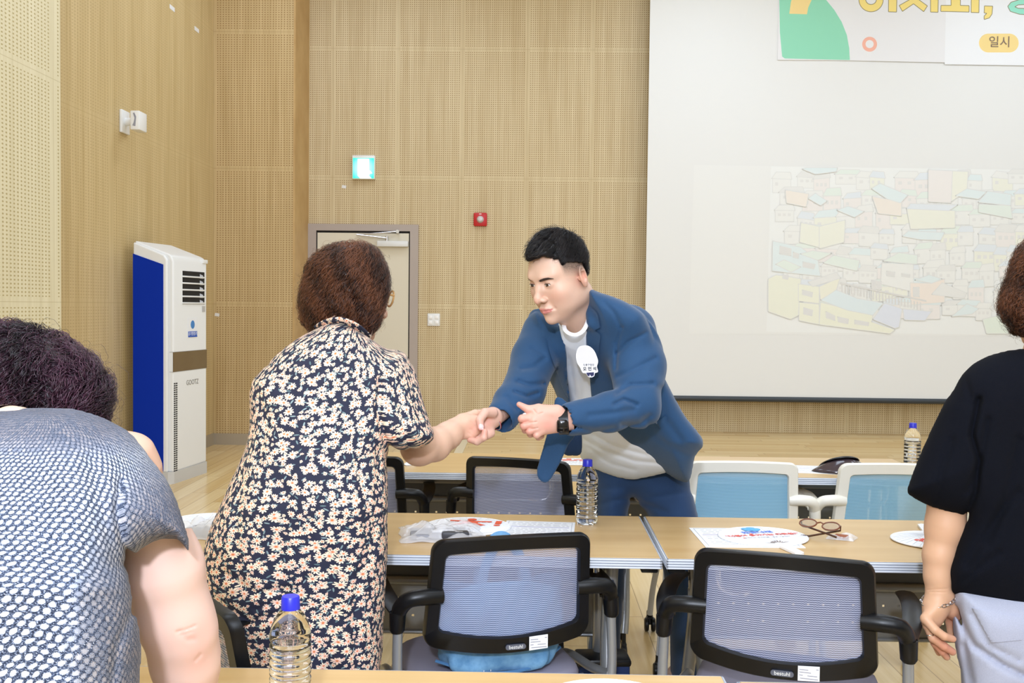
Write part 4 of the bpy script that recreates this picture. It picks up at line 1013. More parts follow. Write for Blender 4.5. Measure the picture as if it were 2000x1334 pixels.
def strands(tree, V, F, N, length, flow, width, seed=0, curl=(.004, .0), lift=.002, nseg=12, endlift=.0, keep=None, thick=.45, tan_w=1.0, coh=0.0, jt=.22):
    """hair strands creeping over a surface: start anywhere on it, run along flow(p, n) and wind round their own path"""
    r = np.random.default_rng(seed); ctr = V[F].mean(1); ar = np.linalg.norm(np.cross(V[F[:, 2]]-V[F[:, 0]], V[F[:, 3]]-V[F[:, 1]]), axis=1)
    pk = r.choice(len(F), N, p=ar/ar.sum()); vs = []; fs = []; cs = []
    for m_ in pk:
        p = Vector(ctr[m_]); 
        if keep is not None and not keep(p): continue
        L = length*r.uniform(.55, 1.3); st = L/nseg; ph = r.uniform(0, 6.28); fr = r.uniform(.6, 1.5)*curl[1]; am = curl[0]*r.uniform(.4, 1.3); col = r.uniform(0, 1)**1.6; lf = lift*r.uniform(.2, 1.6)
        if coh: ph = 7.0*(math.sin(p.x*coh+1.3)+math.sin(p.y*coh*.9+2.1)+math.sin(p.z*coh*.55+(p.x+p.y)*coh*.6))*.5+r.normal(0, .45); fr = curl[1]*r.uniform(.9, 1.1); col = min(1, max(0, .42+.30*math.sin(p.x*coh*1.7+p.z*coh)+r.normal(0, .22)))
        jit = Vector(r.normal(0, jt, 3)); path = []; d = None
        h = tree.find_nearest(p); n = h[1]
        for i in range(nseg+1):
            h = tree.find_nearest(p)
            if h[0] is None: break
            n = h[1] if h[1].dot(n) > -.2 else n; p = h[0]
            f = flow(p, n)+jit*.9; f = (f-n*f.dot(n)*tan_w); 
            if f.length < 1e-6: break
            f.normalize(); d = f if d is None else (d*.55+f*.45).normalized()
            s_ = d.cross(n); a_ = ph+fr*i; env = min(1, i/3)
            path.append((p+n*(lf*env+endlift*(i/nseg)**2+am*env*(1+math.cos(a_))*.6)+s_*(am*env*math.sin(a_)), n, s_)); p = p+d*st
        if len(path) < 4: continue
        b = len(vs); K = len(path)
        for i, (q, n_, s_) in enumerate(path):
            w = width*(.55+.45*math.sin(PI*min(1, (i+.6)/K)))*(1 if i < K-1 else .15)
            vs.append(q-s_*w); vs.append(q+n_*w*thick*1.6); vs.append(q+s_*w); cs += [col]*3
        for i in range(K-1):
            for k in range(3):
                k2 = (k+1) % 3; fs.append((b+i*3+k, b+i*3+k2, b+i*3+3+k2, b+i*3+3+k))
    return np.array([tuple(v) for v in vs]), np.array(fs), np.array(cs)
def hair_obj(name, hm, parent, base, capV, capF, sets, capcol=.15):
    V, F, C = [capV], [capF], [np.full(len(capV), capcol)]; o = len(capV)
    for v, f, c in sets: V.append(v); F.append(f+o); C.append(c); o += len(v)
    C = np.concatenate(C); return fastmesh(name, np.concatenate(V), np.concatenate(F), hm, parent, base, col=np.stack([C]*3, 1))
def lum(P, k, amp, seed=0):
    """bumpy, curly lumps: a sum of folded sine waves"""
    r = np.random.default_rng(seed); f = 0
    for i in range(9):
        w = r.normal(0, k, 3).astype(f32); f = f+np.abs(np.sin(P@w+r.uniform(0, 6.28))).astype(f32)
    return (f/9-.63)*amp
SK = dict(base=np.array(srgb((236,196,170))[:3]), red=np.array(srgb((224,150,132))[:3]))
def mixc(c, col, w): return c*(1-w[:, None])+np.array(srgb(col)[:3])*w[:, None]
def gl(V, c, r): return np.exp(-(((V-np.array(c))**2).sum(1))/(r*r))

# ---- a head in its own frame: x to the person's left, y forward, z up, centre between the ears
def head_field(G, fem=False, yc=0.0):
    E, C_, S_ = G.ell, G.cap, G.chain
    G.add(E((0, -.010, .044), (.0740, .084, .080)))
    G.add(E((0, .018, .02), (.068, .077, .075)), .03)
    G.add(E((0, .035, -.035), (.058, .054, .075)), .03)
    G.add(E((0, .050, -.088), (.034, .032, .026)), .03)
    for s in (-1, 1):
        G.add(E((s*.048, .012, -.058), (.020, .036, .032)), .035); G.add(E((s*.036, .050, -.056), (.020, .022, .028)), .03)
        G.add(E((s*.043, .056, -.026), (.022, .022, .022)), .025)
    G.add(G.cap((0, .078, -.103), (0, .077, -.100), .0165, .0165), .02)
    G.add(G.chain([(-.044, .070, .026), (-.02, .086, .024), (.02, .086, .024), (.044, .070, .026)], [.008, .010, .010, .008], .01), .02)
    for s in (-1, 1):
        G.sub(E((s*.031, .101, .004), (.020, .020, .012)), .014)
        G.add(E((s*.031, .0765, .002), (.0165, .0135, .0135)), .006)
    G.add(G.chain([(0, .086, .014), (0, .097, -.008), (0, .108, -.030)], [.0075, .0080, .0105], .01), .012)
    G.add(G.cap((0, .108, -.034), (0, .110, -.037), .0115, .0105), .008)
    for s in (-1, 1): G.add(E((s*.0135, .100, -.0405), (.0085, .0115, .0080)), .006)
    for s in (-1, 1): G.sub(E((s*.0075, .107, -.0475), (.0040, .0060, .0030)), .003)
    G.add(E((0, .083, -.070), (.026, .018, .017)), .014)
    G.add(G.chain([(-.023, .083, -.0685), (-.010, .0975, -.0655), (0, .0985, -.0672), (.010, .0975, -.0655), (.023, .083, -.0685)], [.0026, .0047, .0045, .0047, .0026], .003), .004)
    G.add(G.chain([(-.020, .083, -.0745), (0, .0970, -.0785), (.020, .083, -.0745)], [.0028, .0062, .0028], .003), .005)
    G.sub(G.chain([(-.026, .086, -.0715), (-.012, .1005, -.0718), (0, .1045, -.0728), (.012, .1005, -.0718), (.026, .086, -.0715)], [.0011, .0014, .0014, .0014, .0011], .001), .0025)
    G.sub(E((0, .1035, -.090), (.016, .006, .006)), .012)
    for s in (-1, 1):
        G.sub(G.chain([(s*.014, .112, -.046), (s*.026, .092, -.058), (s*.031, .083, -.070)], [.002, .003, .001], .004), .010)
        # ears
        R = np.array(Matrix.Rotation(math.radians(-s*24), 3, 'Z') @ Matrix.Rotation(math.radians(-10), 3, 'X')).T
        G.add(E((s*.0800, -.008, -.006), (.0080, .0200, .0350), R), .004)
        G.sub(E((s*.0875, -.003, -.001), (.0060, .0105, .0200), R), .003)
        G.add(G.chain([(s*.082, .000, .012), (s*.085, -.012, .010), (s*.084, -.014, -.010)], [.0022, .0026, .0022], .002), .003)
        G.add(E((s*.0765, .004, -.008), (.005, .005, .008)), .003)
def head_color(v, base, lipcol=(206,120,116), fade=0.0, blush=.35):
    """v: positions in the head frame; skin colour with lips, cheeks, ears; fade is close-cropped hair on the sides"""
    c = np.tile(np.array(srgb(base)[:3]), (len(v), 1)); x, y, z = v[:, 0], v[:, 1], v[:, 2]
    c = mixc(c, (226,150,128), np.clip(blush*(gl(v, (.043, .07, -.035), .024)+gl(v, (-.043, .07, -.035), .024)+.8*gl(v, (0, .115, -.037), .014)+1.5*gl(v, (.083, -.006, -.01), .024)+1.5*gl(v, (-.083, -.006, -.01), .024)), 0, 1))
    up = (np.abs(x) < .0245) & (y > .078); lz = -.0675-.0028*(np.abs(x)/.024)**2
    w = np.clip(1.25-np.abs((z-(-.0722))/(.0098*(1-(np.abs(x)/.0262)**2)**.5.real if False else .0098*np.sqrt(np.clip(1-(np.abs(x)/.0262)**2, 0.01, 1))))**3, 0, 1)*up
    c = mixc(c, lipcol, w*.85)
    for s in (-1, 1):
        c = mixc(c, (120,60,56), .8*np.clip(gl(v, (s*.0078, .1035, -.0475), .0038)*1.4, 0, 1))
    return c
def eye_parts(hf, parent, base, iris=(58,34,24), look=(0, 0)):
    """almond-shaped openings: white, iris, lid line and lashes as sheets that lie on the eyeball swelling"""
    o, R = hf
    def W(p): return Vector((o+p[0]*R[0]+p[1]*R[1]+p[2]*R[2]-np.array(base)).tolist())
    cx, cy, cz, rx, ry, rz = .031, .0765, .002, .0170, .0142, .0140
    for s in (-1, 1):
        def on(x, z, lift=.0002):
            q = 1-((x)/rx)**2-((z)/rz)**2; y = cy+ry*math.sqrt(max(q, .02))+lift; return W((s*(cx+x), y, cz+z))
        def lids(n=16):
            up = []; lo = []
            for i in range(n+1):
                u = -1+2*i/n; x = .0128*u; up.append((x, .0040*(1-abs(u)**2.2)+.0008*u)); lo.append((x, -.0036*(1-abs(u)**2)+.0008*u))
            return up, lo
        up, lo = lids(); n = len(up)
        mb = MB(); vs = [on(*p, .0004) for p in up]+[on((a[0]+b[0])/2, (a[1]+b[1])/2, .0005) for a, b in zip(up, lo)]+[on(*p, .0004) for p in lo]
        fs = [(j*n+i, j*n+i+1, (j+1)*n+i+1, (j+1)*n+i) for j in range(2) for i in range(n-1)]; mb.add(vs, fs); mb.build('eye_white', mat('eye_white', (236,228,224), .15), parent)
        ix = look[0]*s; mb = MB(); vs = [on(ix, look[1], .0009)]; m_ = 20
        for k in range(m_):
            a = 2*PI*k/m_; x = ix+.0056*math.cos(a); z = look[1]+.0056*math.sin(a); u = min(1, abs(x/.0128)); zt = .0040*(1-u**2.2)+.0008*x/.0128; zb = -.0036*(1-u**2)+.0008*x/.0128; vs.append(on(x, max(zb, min(zt, z)), .0008))
        mb.add(vs, [(0, k+1, (k+1) % m_+1) for k in range(m_)]); mb.build('iris', mat('iris_dark', iris, .06), parent)
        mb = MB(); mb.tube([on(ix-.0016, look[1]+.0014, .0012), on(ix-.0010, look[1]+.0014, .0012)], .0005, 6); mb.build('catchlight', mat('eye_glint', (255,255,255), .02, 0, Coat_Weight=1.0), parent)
        mb = MB(); mb.tube([on(x, z+.0003, .0006) for x, z in up], [.0003]+[.00085]*(n-2)+[.0005], 6); mb.build('lash_line', mat('lash_dark', (44,28,24), .6), parent)
        mb = MB(); mb.tube([on(x*1.02, z+.0028, .0000) for x, z in up[2:-1]], .00045, 5); mb.build('lid_fold', mat('lid_fold_skin', (196,140,118), .6), parent)
        vs = []
        brow = [(-.017, .0165, .0018), (-.010, .0185, .0030), (0, .0205, .0032), (.010, .0205, .0026), (.020, .0165, .0008)]
        yield s, W, brow
# finger maker used for every hand: chains in world space
def fingers(G, chains, k=.0045):
    f = None
    for pts, rs in chains:
        g = G.chain(pts, rs, .003); f = g if f is None else np.minimum(f, g)
    G.add(f, k)
def UV3(pts): return [PX(*p) for p in pts]
# ================================================================ the man in the blue suit
def person(label, base):
    r = empty('person', base, label=label, cat='person'); return r
def head_frame(C, yaw_deg, pitch_deg, roll_deg=0):
    """forward turned yaw to the picture's left of the camera direction, pitched down"""
    ya, pi_ = math.radians(yaw_deg), math.radians(pitch_deg)
    f = Vector((-math.sin(ya)*math.cos(pi_), -math.cos(ya)*math.cos(pi_), -math.sin(pi_))); u = (Vector((0, 0, 1))-f*f.z).normalized(); l = u.cross(f)*1.0
    l = f.cross(u)*-1.0
    R = Matrix.Rotation(math.radians(roll_deg), 3, f); u = R@u; l = R@l
    return np.array(C), np.array([l, f, u])
def tohead(V, hf): return (V-hf[0])@hf[1].T
base = (PX(1265, 960, 3.52).x, 3.50, 0)
man = person('man in a blue suit and white T-shirt leaning forward to shake hands', base)
SKM = (218,180,158)
# head and neck, fine
hf = head_frame(PX(1096, 538, 2.95), 48, 21, 0)
def build_head(hf, box, dm, neck, ears=True):
    G = Grid(box[0], box[1], dm, box[2], box[3], dm, box[4], box[5], dm, frame=hf); W_ = G.P; G.P = np.stack([G.a, G.b, G.c], -1); head_field(G); G.P = W_
    for a, b, ra, rb, k in neck: G.add(G.cap(a, b, ra, rb), k)
    V, F = G.mesh(); return relax(V, F, 1, .3), F
C0 = Vector(hf[0].tolist()); hl, hfw, hu = [Vector(x.tolist()) for x in hf[1]]
nb1 = PX(1150, 645, 3.12)
neck = [(C0-hfw*.030-hu*.070, nb1, .056, .056, .025), (C0+hfw*.03-hu*.085, PX(1130, 630, 3.03), .034, .047, .03)]
HV, HF = build_head(hf, (-.105, .105, -.23, .135, -.27, .145), .0019, neck)
hv = tohead(HV, hf); hc = head_color(hv, SKM, (204,122,118))
# cropped sides: hair showing through the skin above and before the ear
zz = hv[:, 2]; yy = hv[:, 1]; side = np.clip((np.abs(hv[:, 0])-.030)/.02, 0, 1)
w = np.clip((zz+.004-.30*np.clip(yy-.0, 0, 1)*1.0)/.030, 0, 1)*np.clip((.054-yy)/.010, 0, 1)*side
w = np.maximum(w, np.clip((-yy-.055)/.03, 0, 1)*np.clip((zz+.075)/.05, 0, 1))
w = w*(.85+.3*(np.random.default_rng(5).random(len(w))-.5)); hc = mixc(hc, (58,50,44), np.clip(w, 0, 1)*.9)
# a hidden plain body under the clothes, with legs to the floor
G = Grid(960, 1400, 5, 600, 1400, 5, 2.72, 3.86, .010)
sh_r, sh_l = PX(1062, 660, 3.20), PX(1228, 640, 3.04); ch = PX(1150, 700, 3.14); bel = PX(1200, 830, 3.34); pel = PX(1255, 905, 3.48)
G.add(G.chain([ch+Vector((0, .05, 0)), bel+Vector((.03, .05, 0)), pel+Vector((.02, .02, 0))], [.065, .065, .06], .03)); G.add(G.chain([sh_r, PX(1150, 672, 3.10), sh_l], [.045, .04, .045], .02), .05)
hipL, hipR = PX(1300, 955, 3.50), PX(1204, 955, 3.56)
kneeL, kneeR = PX(1330, 1130, 3.45), PX(1195, 1130, 3.52)
footL = Vector((kneeL.x+.03, 3.60, .07)); footR = Vector((kneeR.x-.02, 3.66, .07))
for a, b, c in ((hipL, kneeL, footL), (hipR, kneeR, footR)):
    G.add(G.chain([a, b, c], [.045, .036, .028], .01), .02); G.add(G.cap(c, c+Vector((-.13, -.09, -.035)), .036, .028), .03)
eR, wR = PX(1020, 768, 3.02), PX(962, 812, 2.87); eL, wL = PX(1252, 800, 2.93), PX(1105, 818, 2.76)
G.add(G.chain([sh_r, eR, wR], [.040, .030, .023], .01), .02); G.add(G.chain([sh_l, eL, wL], [.040, .030, .023], .01), .02)
G.add(G.cap(ch+Vector((0, .05, 0)), nb1, .05, .048), .03)
BV, BF = G.mesh()
# right hand clasping the woman's hand (as seen: thumb over, fingers curling up from below)
G = Grid(905, 1010, 1.3, 778, 872, 1.3, 2.68, 2.93, .0018)
G.add(G.chain(UV3([(985, 802, 2.915), (962, 818, 2.855), (948, 826, 2.84)]), [.023, .0245, .026], .01, (0, 1, 0), 1.15))
G.add(G.chain(UV3([(962, 812, 2.85), (946, 832, 2.832), (936, 845, 2.825)]), [.024, .022, .014], .01), .012)
G.add(G.chain(UV3([(958, 846, 2.825), (950, 852, 2.81)]), [.013, .010], .01), .012)
th = [(UV3([(962, 806, 2.822), (947, 806, 2.795), (937, 820, 2.776), (939, 835, 2.770)]), [.0150, .0125, .0108, .0092])]
fg = [(UV3([(948, 846, 2.822), (934, 858, 2.800), (919, 857, 2.790)]), [.0105, .0100, .0088]),
      (UV3([(918, 859, 2.785), (932, 863, 2.768), (945, 855, 2.758), (947, 843, 2.760)]), [.0085, .0092, .0090, .0080]),
      (UV3([(952, 838, 2.835), (930, 850, 2.83), (915, 848, 2.83)]), [.0105, .0095, .0085]),
      (UV3([(952, 828, 2.845), (926, 838, 2.85), (908, 838, 2.845)]), [.0105, .0095, .0085])]
fingers(G, th, .010); fingers(G, fg, .003)
RV, RF = G.mesh(); RV = relax(RV, RF, 1, .3)
# left hand: loosely closed with the thumb pointing away
G = Grid(1000, 1122, 1.3, 776, 862, 1.3, 2.66, 2.84, .0018)
G.add(G.chain(UV3([(1118, 822, 2.755), (1090, 820, 2.745)]), [.027, .028], .01, (0, 1, 0), 1.35))
for (u0, v0, u1, v1, y1) in ((1088, 805, 1046, 812, 2.728), (1088, 815, 1042, 823, 2.722), (1088, 824, 1044, 834, 2.722), (1088, 832, 1050, 842, 2.728)):
    G.add(G.cap(PX(u0, v0, 2.745), PX(u1, v1, y1), .018, .0135), .012)
G.add(G.cap(PX(1085, 805, 2.742), PX(1052, 802, 2.735), .018, .014), .012)
fingers(G, [(UV3([(1078, 806, 2.740), (1052, 799, 2.735), (1032, 800, 2.732), (1014, 790, 2.728)]), [.0165, .0140, .0112, .0075])], .008)
fingers(G, [(UV3([(1050, 815, 2.728), (1020, 818, 2.722), (1021, 827, 2.745), (1034, 829, 2.765)]), [.0125, .0112, .0098, .0085]),
            (UV3([(1048, 826, 2.724), (1024, 832, 2.718), (1026, 840, 2.742), (1040, 840, 2.765)]), [.0120, .0108, .0095, .0082]),
            (UV3([(1050, 836, 2.724), (1034, 842, 2.718), (1036, 848, 2.742), (1046, 847, 2.765)]), [.0115, .0100, .0090, .0080]),
            (UV3([(1058, 842, 2.726), (1048, 850, 2.720), (1052, 854, 2.745), (1058, 852, 2.765)]), [.0105, .0092, .0085, .0075])], .0035)
G.groove([(1014, 827), (1048, 824)], 1.2, .0022); G.groove([(1026, 840), (1050, 836)], 1.2, .0018); G.groove([(1042, 800), (1050, 810), (1060, 806)], 1.2, .0015)
LV, LF = G.mesh(); LV = relax(LV, LF, 1, .3)
def flat(V, c): return np.tile(np.array(srgb(c)[:3]), (len(V), 1))
handc = lambda V, tips, c=(222,178,158): mixc(flat(V, c), (228,140,122), np.clip(sum(.45*gl(V, PX(*q), .016) for q in tips), 0, .7))
VV, FF = join([(HV, HF), (BV, BF), (RV, RF), (LV, LF)])
cc = np.concatenate([hc, flat(BV, SKM), handc(RV, [(940, 835, 2.77), (947, 845, 2.76), (920, 858, 2.785), (952, 825, 2.82)]), handc(LV, [(1014, 790, 2.73), (1022, 822, 2.72), (1026, 836, 2.72), (1036, 845, 2.72), (1070, 830, 2.72)], (222,172,152))])
fastmesh('body', VV, FF, M['skin'], man, base, col=cc)
for nm, (u, v, Y) in (('thumbnail', (939.5, 837, 2.7600)),):
    tr = bvh(RV, RF); drape_obj('thumbnail', tr, [(934.5, 831), (937, 828.5), (942, 828.5), (945, 832), (944, 838), (940, 840), (936, 838)], mat('nail_pink', (246,204,200), .2), man, base, off=.0004, th=.0006, step=2)
# face details
htree = bvh(HV, HF)
class HFp: pass
for s, W, brow in eye_parts(hf, man, base, (52,30,22), (.0016, -.0002)):
    mb = MB(); vs = []; nb_ = len(brow)
    for (x, z, hw_) in brow:
        for dz in (hw_*1.35, -hw_*1.15):
            o_ = Vector((hf[0]+(s*(.033+x))*hf[1][0]+.14*hf[1][1]+(z+dz)*hf[1][2]).tolist()); h = htree.ray_cast(o_, -hfw, .2)
            q = (h[0] if h[0] else o_-hfw*.06)+hfw*.0020; vs.append(q-Vector(base))
    mb.add(vs, [(2*i, 2*i+2, 2*i+3, 2*i+1) for i in range(nb_-1)]); mb.build('eyebrow', mat('brow_black', (62,48,42), .8), man)
# ---- hair: cap volume plus strands
G = Grid(1018, 1158, 1.6, 440, 575, 1.6, 2.74, 3.13, .003)
hairout = [(1033, 506), (1031, 492), (1038, 477), (1045, 465), (1058, 454), (1078, 449), (1099, 451), (1122, 459), (1141, 476), (1149, 497), (1150, 520), (1149, 543), (1143, 534), (1139, 520), (1130, 510), (1117, 508), (1106, 511), (1098, 513), (1092, 504), (1082, 503), (1066, 499), (1050, 500), (1040, 504)]
R_ = [hf[1][0], hf[1][1], hf[1][2]]
A1 = G.ell(C0+hu*.046-hfw*.008, (.082, .093, .097), R_)
A2 = G.ell(C0+hu*.030+hfw*.055, (.060, .062, .062), R_)          # forelock mass, carved later
sk = G.ell(C0+hu*.048-hfw*.018, (.074, .092, .081), R_)
d2 = G.d2(smooth_poly(hairout))/G.sc
top = np.minimum(A1, G.ell(C0+hu*.088+hfw*.040, (.056, .060, .040), R_))
f = np.maximum(top, -d2*.8)
hp = (G.P-np.array(C0, f32))@np.array(hf[1]).T.astype(f32)
cut = np.maximum(-(hp[..., 2]-(.052-.10*np.clip(-hp[..., 1]-.0, 0, .2)*1.0)), -(.0+0*hp[..., 0])) if False else None
line = np.where(hp[..., 1] > -.02, .050, .050-(-.02-hp[..., 1])*1.9)
f = np.maximum(f, line-hp[..., 2]-.012)
f = f-lum(G.P, 120, .006, 3)*(hp[..., 2] > .03)
G.F = f.astype(f32); G.sub(G.ell(C0+hu*.040-hfw*.016, (.071, .089, .080), R_), .002)
CV, CF = G.mesh(); CV = relax(CV, CF, 1, .4); ct = bvh(CV, CF)
crown = C0-hfw*.055+hu*.12
def fl_man(p, n):
    q = p-crown; r_ = q-hu*q.dot(hu); s_ = q.dot(hl)
    return hfw*.9+hl*(.35 if s_ > 0.03 else -.15)+(r_.normalized() if r_.length > 1e-4 else hfw)*.5-hu*(.5 if abs(s_) > .05 else -.1)
sets = [strands(ct, CV, CF, 7000, .036, fl_man, .00042, 1, (.0016, .35), .0022, 10, .003, coh=60, jt=.10), strands(ct, CV, CF, 900, .036, fl_man, .00045, 2, (.002, .4), .005, 10, .009, coh=60, jt=.12, keep=lambda p: (p-C0).dot(hu) > .085)]
M['hair_m'] = hairmat('black_hair', (14,12,14), (40,34,34), .36)
hair_obj('hair', M['hair_m'], man, base, CV, CF, sets, .1)

# ---- white T-shirt
suit = [(1148, 566), (1172, 571), (1210, 584), (1246, 604), (1262, 622), (1276, 660), (1292, 722), (1313, 767), (1338, 812), (1374, 862), (1358, 892), (1346, 940), (1322, 937), (1290, 918), (1240, 900), (1180, 890), (1130, 870), (1108, 830), (1090, 780), (1074, 745), (1060, 728), (1040, 700), (1034, 660), (1036, 622), (1046, 608), (1064, 616), (1090, 632), (1120, 625), (1140, 600)]
shirt = [(1075, 636), (1150, 612), (1200, 600), (1240, 640), (1270, 700), (1290, 780), (1310, 850), (1306, 916), (1286, 927), (1250, 935), (1235, 937), (1204, 932), (1166, 918), (1142, 904), (1132, 888), (1129, 862), (1126, 846), (1112, 830), (1106, 780), (1084, 745), (1062, 700), (1058, 660)]
def Ytor(g, off=0.0): return (3.10+(g.b-640)*(.40/300.)-(g.a-1140)*.0011+off).astype(f32)
G = Grid(1080, 1325, 3, 596, 950, 3, 2.78, 3.72, .006)
nk_ = G.chain([nb1, PX(1128, 646, 3.0)], [.062, .058], .01)
G.F = G.infl(shirt, Ytor(G)-(.050*np.clip((715-G.b)/80., 0, 1)*np.clip((1158-G.a)/14., 0, 1)*np.clip((G.a-1088)/10., 0, 1)).astype(f32), .13, .118)
G.groove([(1112, 700), (1122, 760), (1140, 830)], 5, .006); G.groove([(1130, 720), (1134, 780), (1150, 840)], 5, .005); G.groove([(1136, 856), (1180, 880), (1240, 900), (1290, 905)], 4, .008); G.groove([(1160, 850), (1200, 872), (1262, 888)], 4, .007); G.groove([(1150, 875), (1190, 905), (1240, 918)], 4, .006)
G.sub(G.cap(PX(1124, 600, 2.98), PX(1126, 622, 2.98), .050, .045), .006)
TV, TF = G.mesh(); TV = relax(TV, TF, 2, .5)
fastmesh('t_shirt', TV, TF, cloth('white_cotton', (234,242,255), (242,248,255), 600, .9, .15), man, base); ttree = bvh(TV, TF)
cl = bez([PX(1101, 634, 2.975), PX(1104, 645, 2.948), PX(1113, 652, 2.93), PX(1125, 654, 2.925), PX(1137, 648, 2.93), PX(1145, 636, 2.95), PX(1150, 620, 2.985)], 6)
MB().tube([v-Vector(base) for v in cl], .0065, 10, True, .5, (0, -.8, .6)).build('collar_band', cloth('rib_white', (236,236,238), (246,246,248), 300, .9, .3), man)
# ---- trousers
G = Grid(1130, 1400, 4, 850, 1400, 4, 3.20, 3.84, .008)
tro = [(1140, 880), (1200, 890), (1300, 880), (1350, 900), (1346, 935), (1356, 975), (1364, 1010), (1372, 1060), (1374, 1140), (1376, 1250), (1376, 1375), (1316, 1378), (1308, 1250), (1296, 1120), (1268, 1014), (1250, 990), (1236, 972), (1230, 990), (1226, 1010), (1222, 1120), (1212, 1250), (1206, 1378), (1146, 1376), (1150, 1250), (1154, 1120), (1160, 1010), (1158, 950), (1148, 915)]
G.F = G.infl(tro, (3.50+(G.b-940)*.0001-(G.a-1250)*.0004+np.clip(G.b-1150, 0, 300)*.0004).astype(f32), .08, .098)
G.groove([(1168, 985), (1200, 978), (1236, 974)], 4, .008); G.groove([(1300, 1000), (1262, 985), (1240, 975)], 4, .008); G.groove([(1166, 955), (1215, 952)], 4, .006); G.groove([(1350, 960), (1300, 968), (1262, 972)], 4, .006)
V_, F_ = G.mesh(); V_ = relax(V_, F_, 2, .5)
M['suit'] = cloth('blue_suit_cloth', (22,62,100), (30,74,114), 900, .8, .2, .15)
M['suit2'] = cloth('blue_trouser_cloth', (22,52,90), (28,62,102), 900, .8, .2, .15)
fastmesh('trousers', V_, F_, M['suit2'], man, base)
for c, s_ in ((footL, 1), (footR, -1)):
    mb = MB(); mb.tube(bez([c+Vector((.02, .05, -.03))-Vector(base), c+Vector((-.02, 0, -.02))-Vector(base), c+Vector((-.12, -.08, -.035))-Vector(base), c+Vector((-.17, -.115, -.045))-Vector(base)], 5), [.03]*3+[.045]*6+[.042]*4+[.034, .030, .022], 14, True, .8, (0, 0, 1)); mb.build('shoe', mat('dark_shoe', (40,36,36), .3), man)
# ---- jacket
G = Grid(940, 1390, 2.6, 556, 956, 2.6, 2.66, 3.74, .0056)
G.F = G.infl(suit, Ytor(G, .005), .125, .148, 2.2)
# opening: cut back to front along the lapel edges
opn = [(1150, 560), (1147, 624), (1144, 655), (1150, 713), (1156, 778), (1172, 830), (1197, 836), (1225, 862), (1252, 886), (1300, 926), (1290, 960), (1080, 960), (1066, 900), (1090, 850), (1112, 830), (1114, 788), (1108, 735), (1104, 673), (1099, 636), (1088, 615), (1120, 600), (1140, 580)]
dO = G.d2(smooth_poly(opn))/G.sc
front = np.maximum(-dO, (G.c-Ytor(G, .055)))
G.F = np.maximum(G.F, -front.astype(f32))
inner = G.infl(suit, Ytor(G, .004), .13, .112, 2.2)
G.sub(inner+.014, .004)
# collar rising round the neck
G.add(G.chain([PX(1150, 566, 3.02), PX(1156, 590, 2.985), PX(1160, 630, 2.955)], [.012, .020, .022], .01, (0, 1, 0), 1.3), .02)
# sleeves
slR = G.chain(UV3([(1064, 650, 3.16), (1044, 700, 3.10), (1022, 765, 3.00)]), [.070, .068, .062], .02); G.add(slR, .035)
slR2 = G.chain(UV3([(1024, 762, 3.00), (1000, 786, 2.945), (982, 812, 2.895)]), [.060, .052, .0475], .015); G.add(slR2, .02)
slL = G.chain(UV3([(1226, 650, 3.03), (1246, 715, 2.96), (1248, 790, 2.88)]), [.085, .078, .068], .02); G.add(slL, .04)
slL2 = G.chain(UV3([(1246, 788, 2.88), (1190, 805, 2.815), (1118, 818, 2.765)]), [.062, .054, .047], .015); G.add(slL2, .018)
# creases
for pts, w_, d_ in [([(1205, 690), (1228, 668), (1262, 650)], 4, .007), ([(1208, 735), (1238, 722), (1280, 700)], 5, .006), ([(1215, 640), (1205, 670), (1203, 720)], 3.5, .007),
    ([(1200, 790), (1218, 780), (1244, 790)], 4, .010), ([(1205, 770), (1230, 752), (1275, 750)], 5, .008), ([(1215, 830), (1250, 828), (1270, 812)], 5, .008), ([(1150, 812), (1200, 806), (1238, 800)], 6, .006),
    ([(1012, 745), (1034, 752), (1060, 750)], 5, .010), ([(1005, 765), (1030, 775), (1050, 768)], 4, .009), ([(1020, 720), (1045, 715), (1064, 700)], 5, .007), ([(990, 775), (1010, 800)], 5, .006), ([(1040, 680), (1060, 690)], 5, .005),
    ([(1290, 760), (1300, 820), (1330, 860)], 8, .008), ([(1262, 820), (1290, 860), (1340, 890)], 8, .006), ([(1180, 590), (1200, 612), (1212, 640)], 4, .005), ([(1110, 832), (1160, 842), (1200, 836)], 5, .006)]: G.groove(pts, w_, d_)
nz_ = lum(G.P, 22, .006, 5); G.F = (G.F+nz_*.8).astype(f32)
# hollow cuffs
d_ = (PX(982, 812, 2.895)-PX(1000, 786, 2.945)).normalized(); c_ = PX(982, 812, 2.895)
pl = ((G.P-np.array(c_, f32))@np.array(d_, f32)); near = G.ell(c_, (.10, .10, .10))
G.sub(np.maximum(-(pl-.030), near).astype(f32), .002); G.sub(G.cap(c_-d_*.0, c_+d_*.10, .037, .044), .003)
d_ = (PX(1118, 818, 2.765)-PX(1190, 805, 2.815)).normalized(); c_ = PX(1118, 818, 2.765)
pl = ((G.P-np.array(c_, f32))@np.array(d_, f32)); near = G.ell(c_, (.11, .11, .11))
G.sub(np.maximum(-(pl-.034), near).astype(f32), .002); G.sub(G.cap(c_-d_*.02, c_+d_*.10, .036, .041), .003)
JV, JF = G.mesh(); JV = relax(JV, JF, 2, .45)
fastmesh('jacket', JV, JF, M['suit'], man, base); jt = bvh(JV, JF)
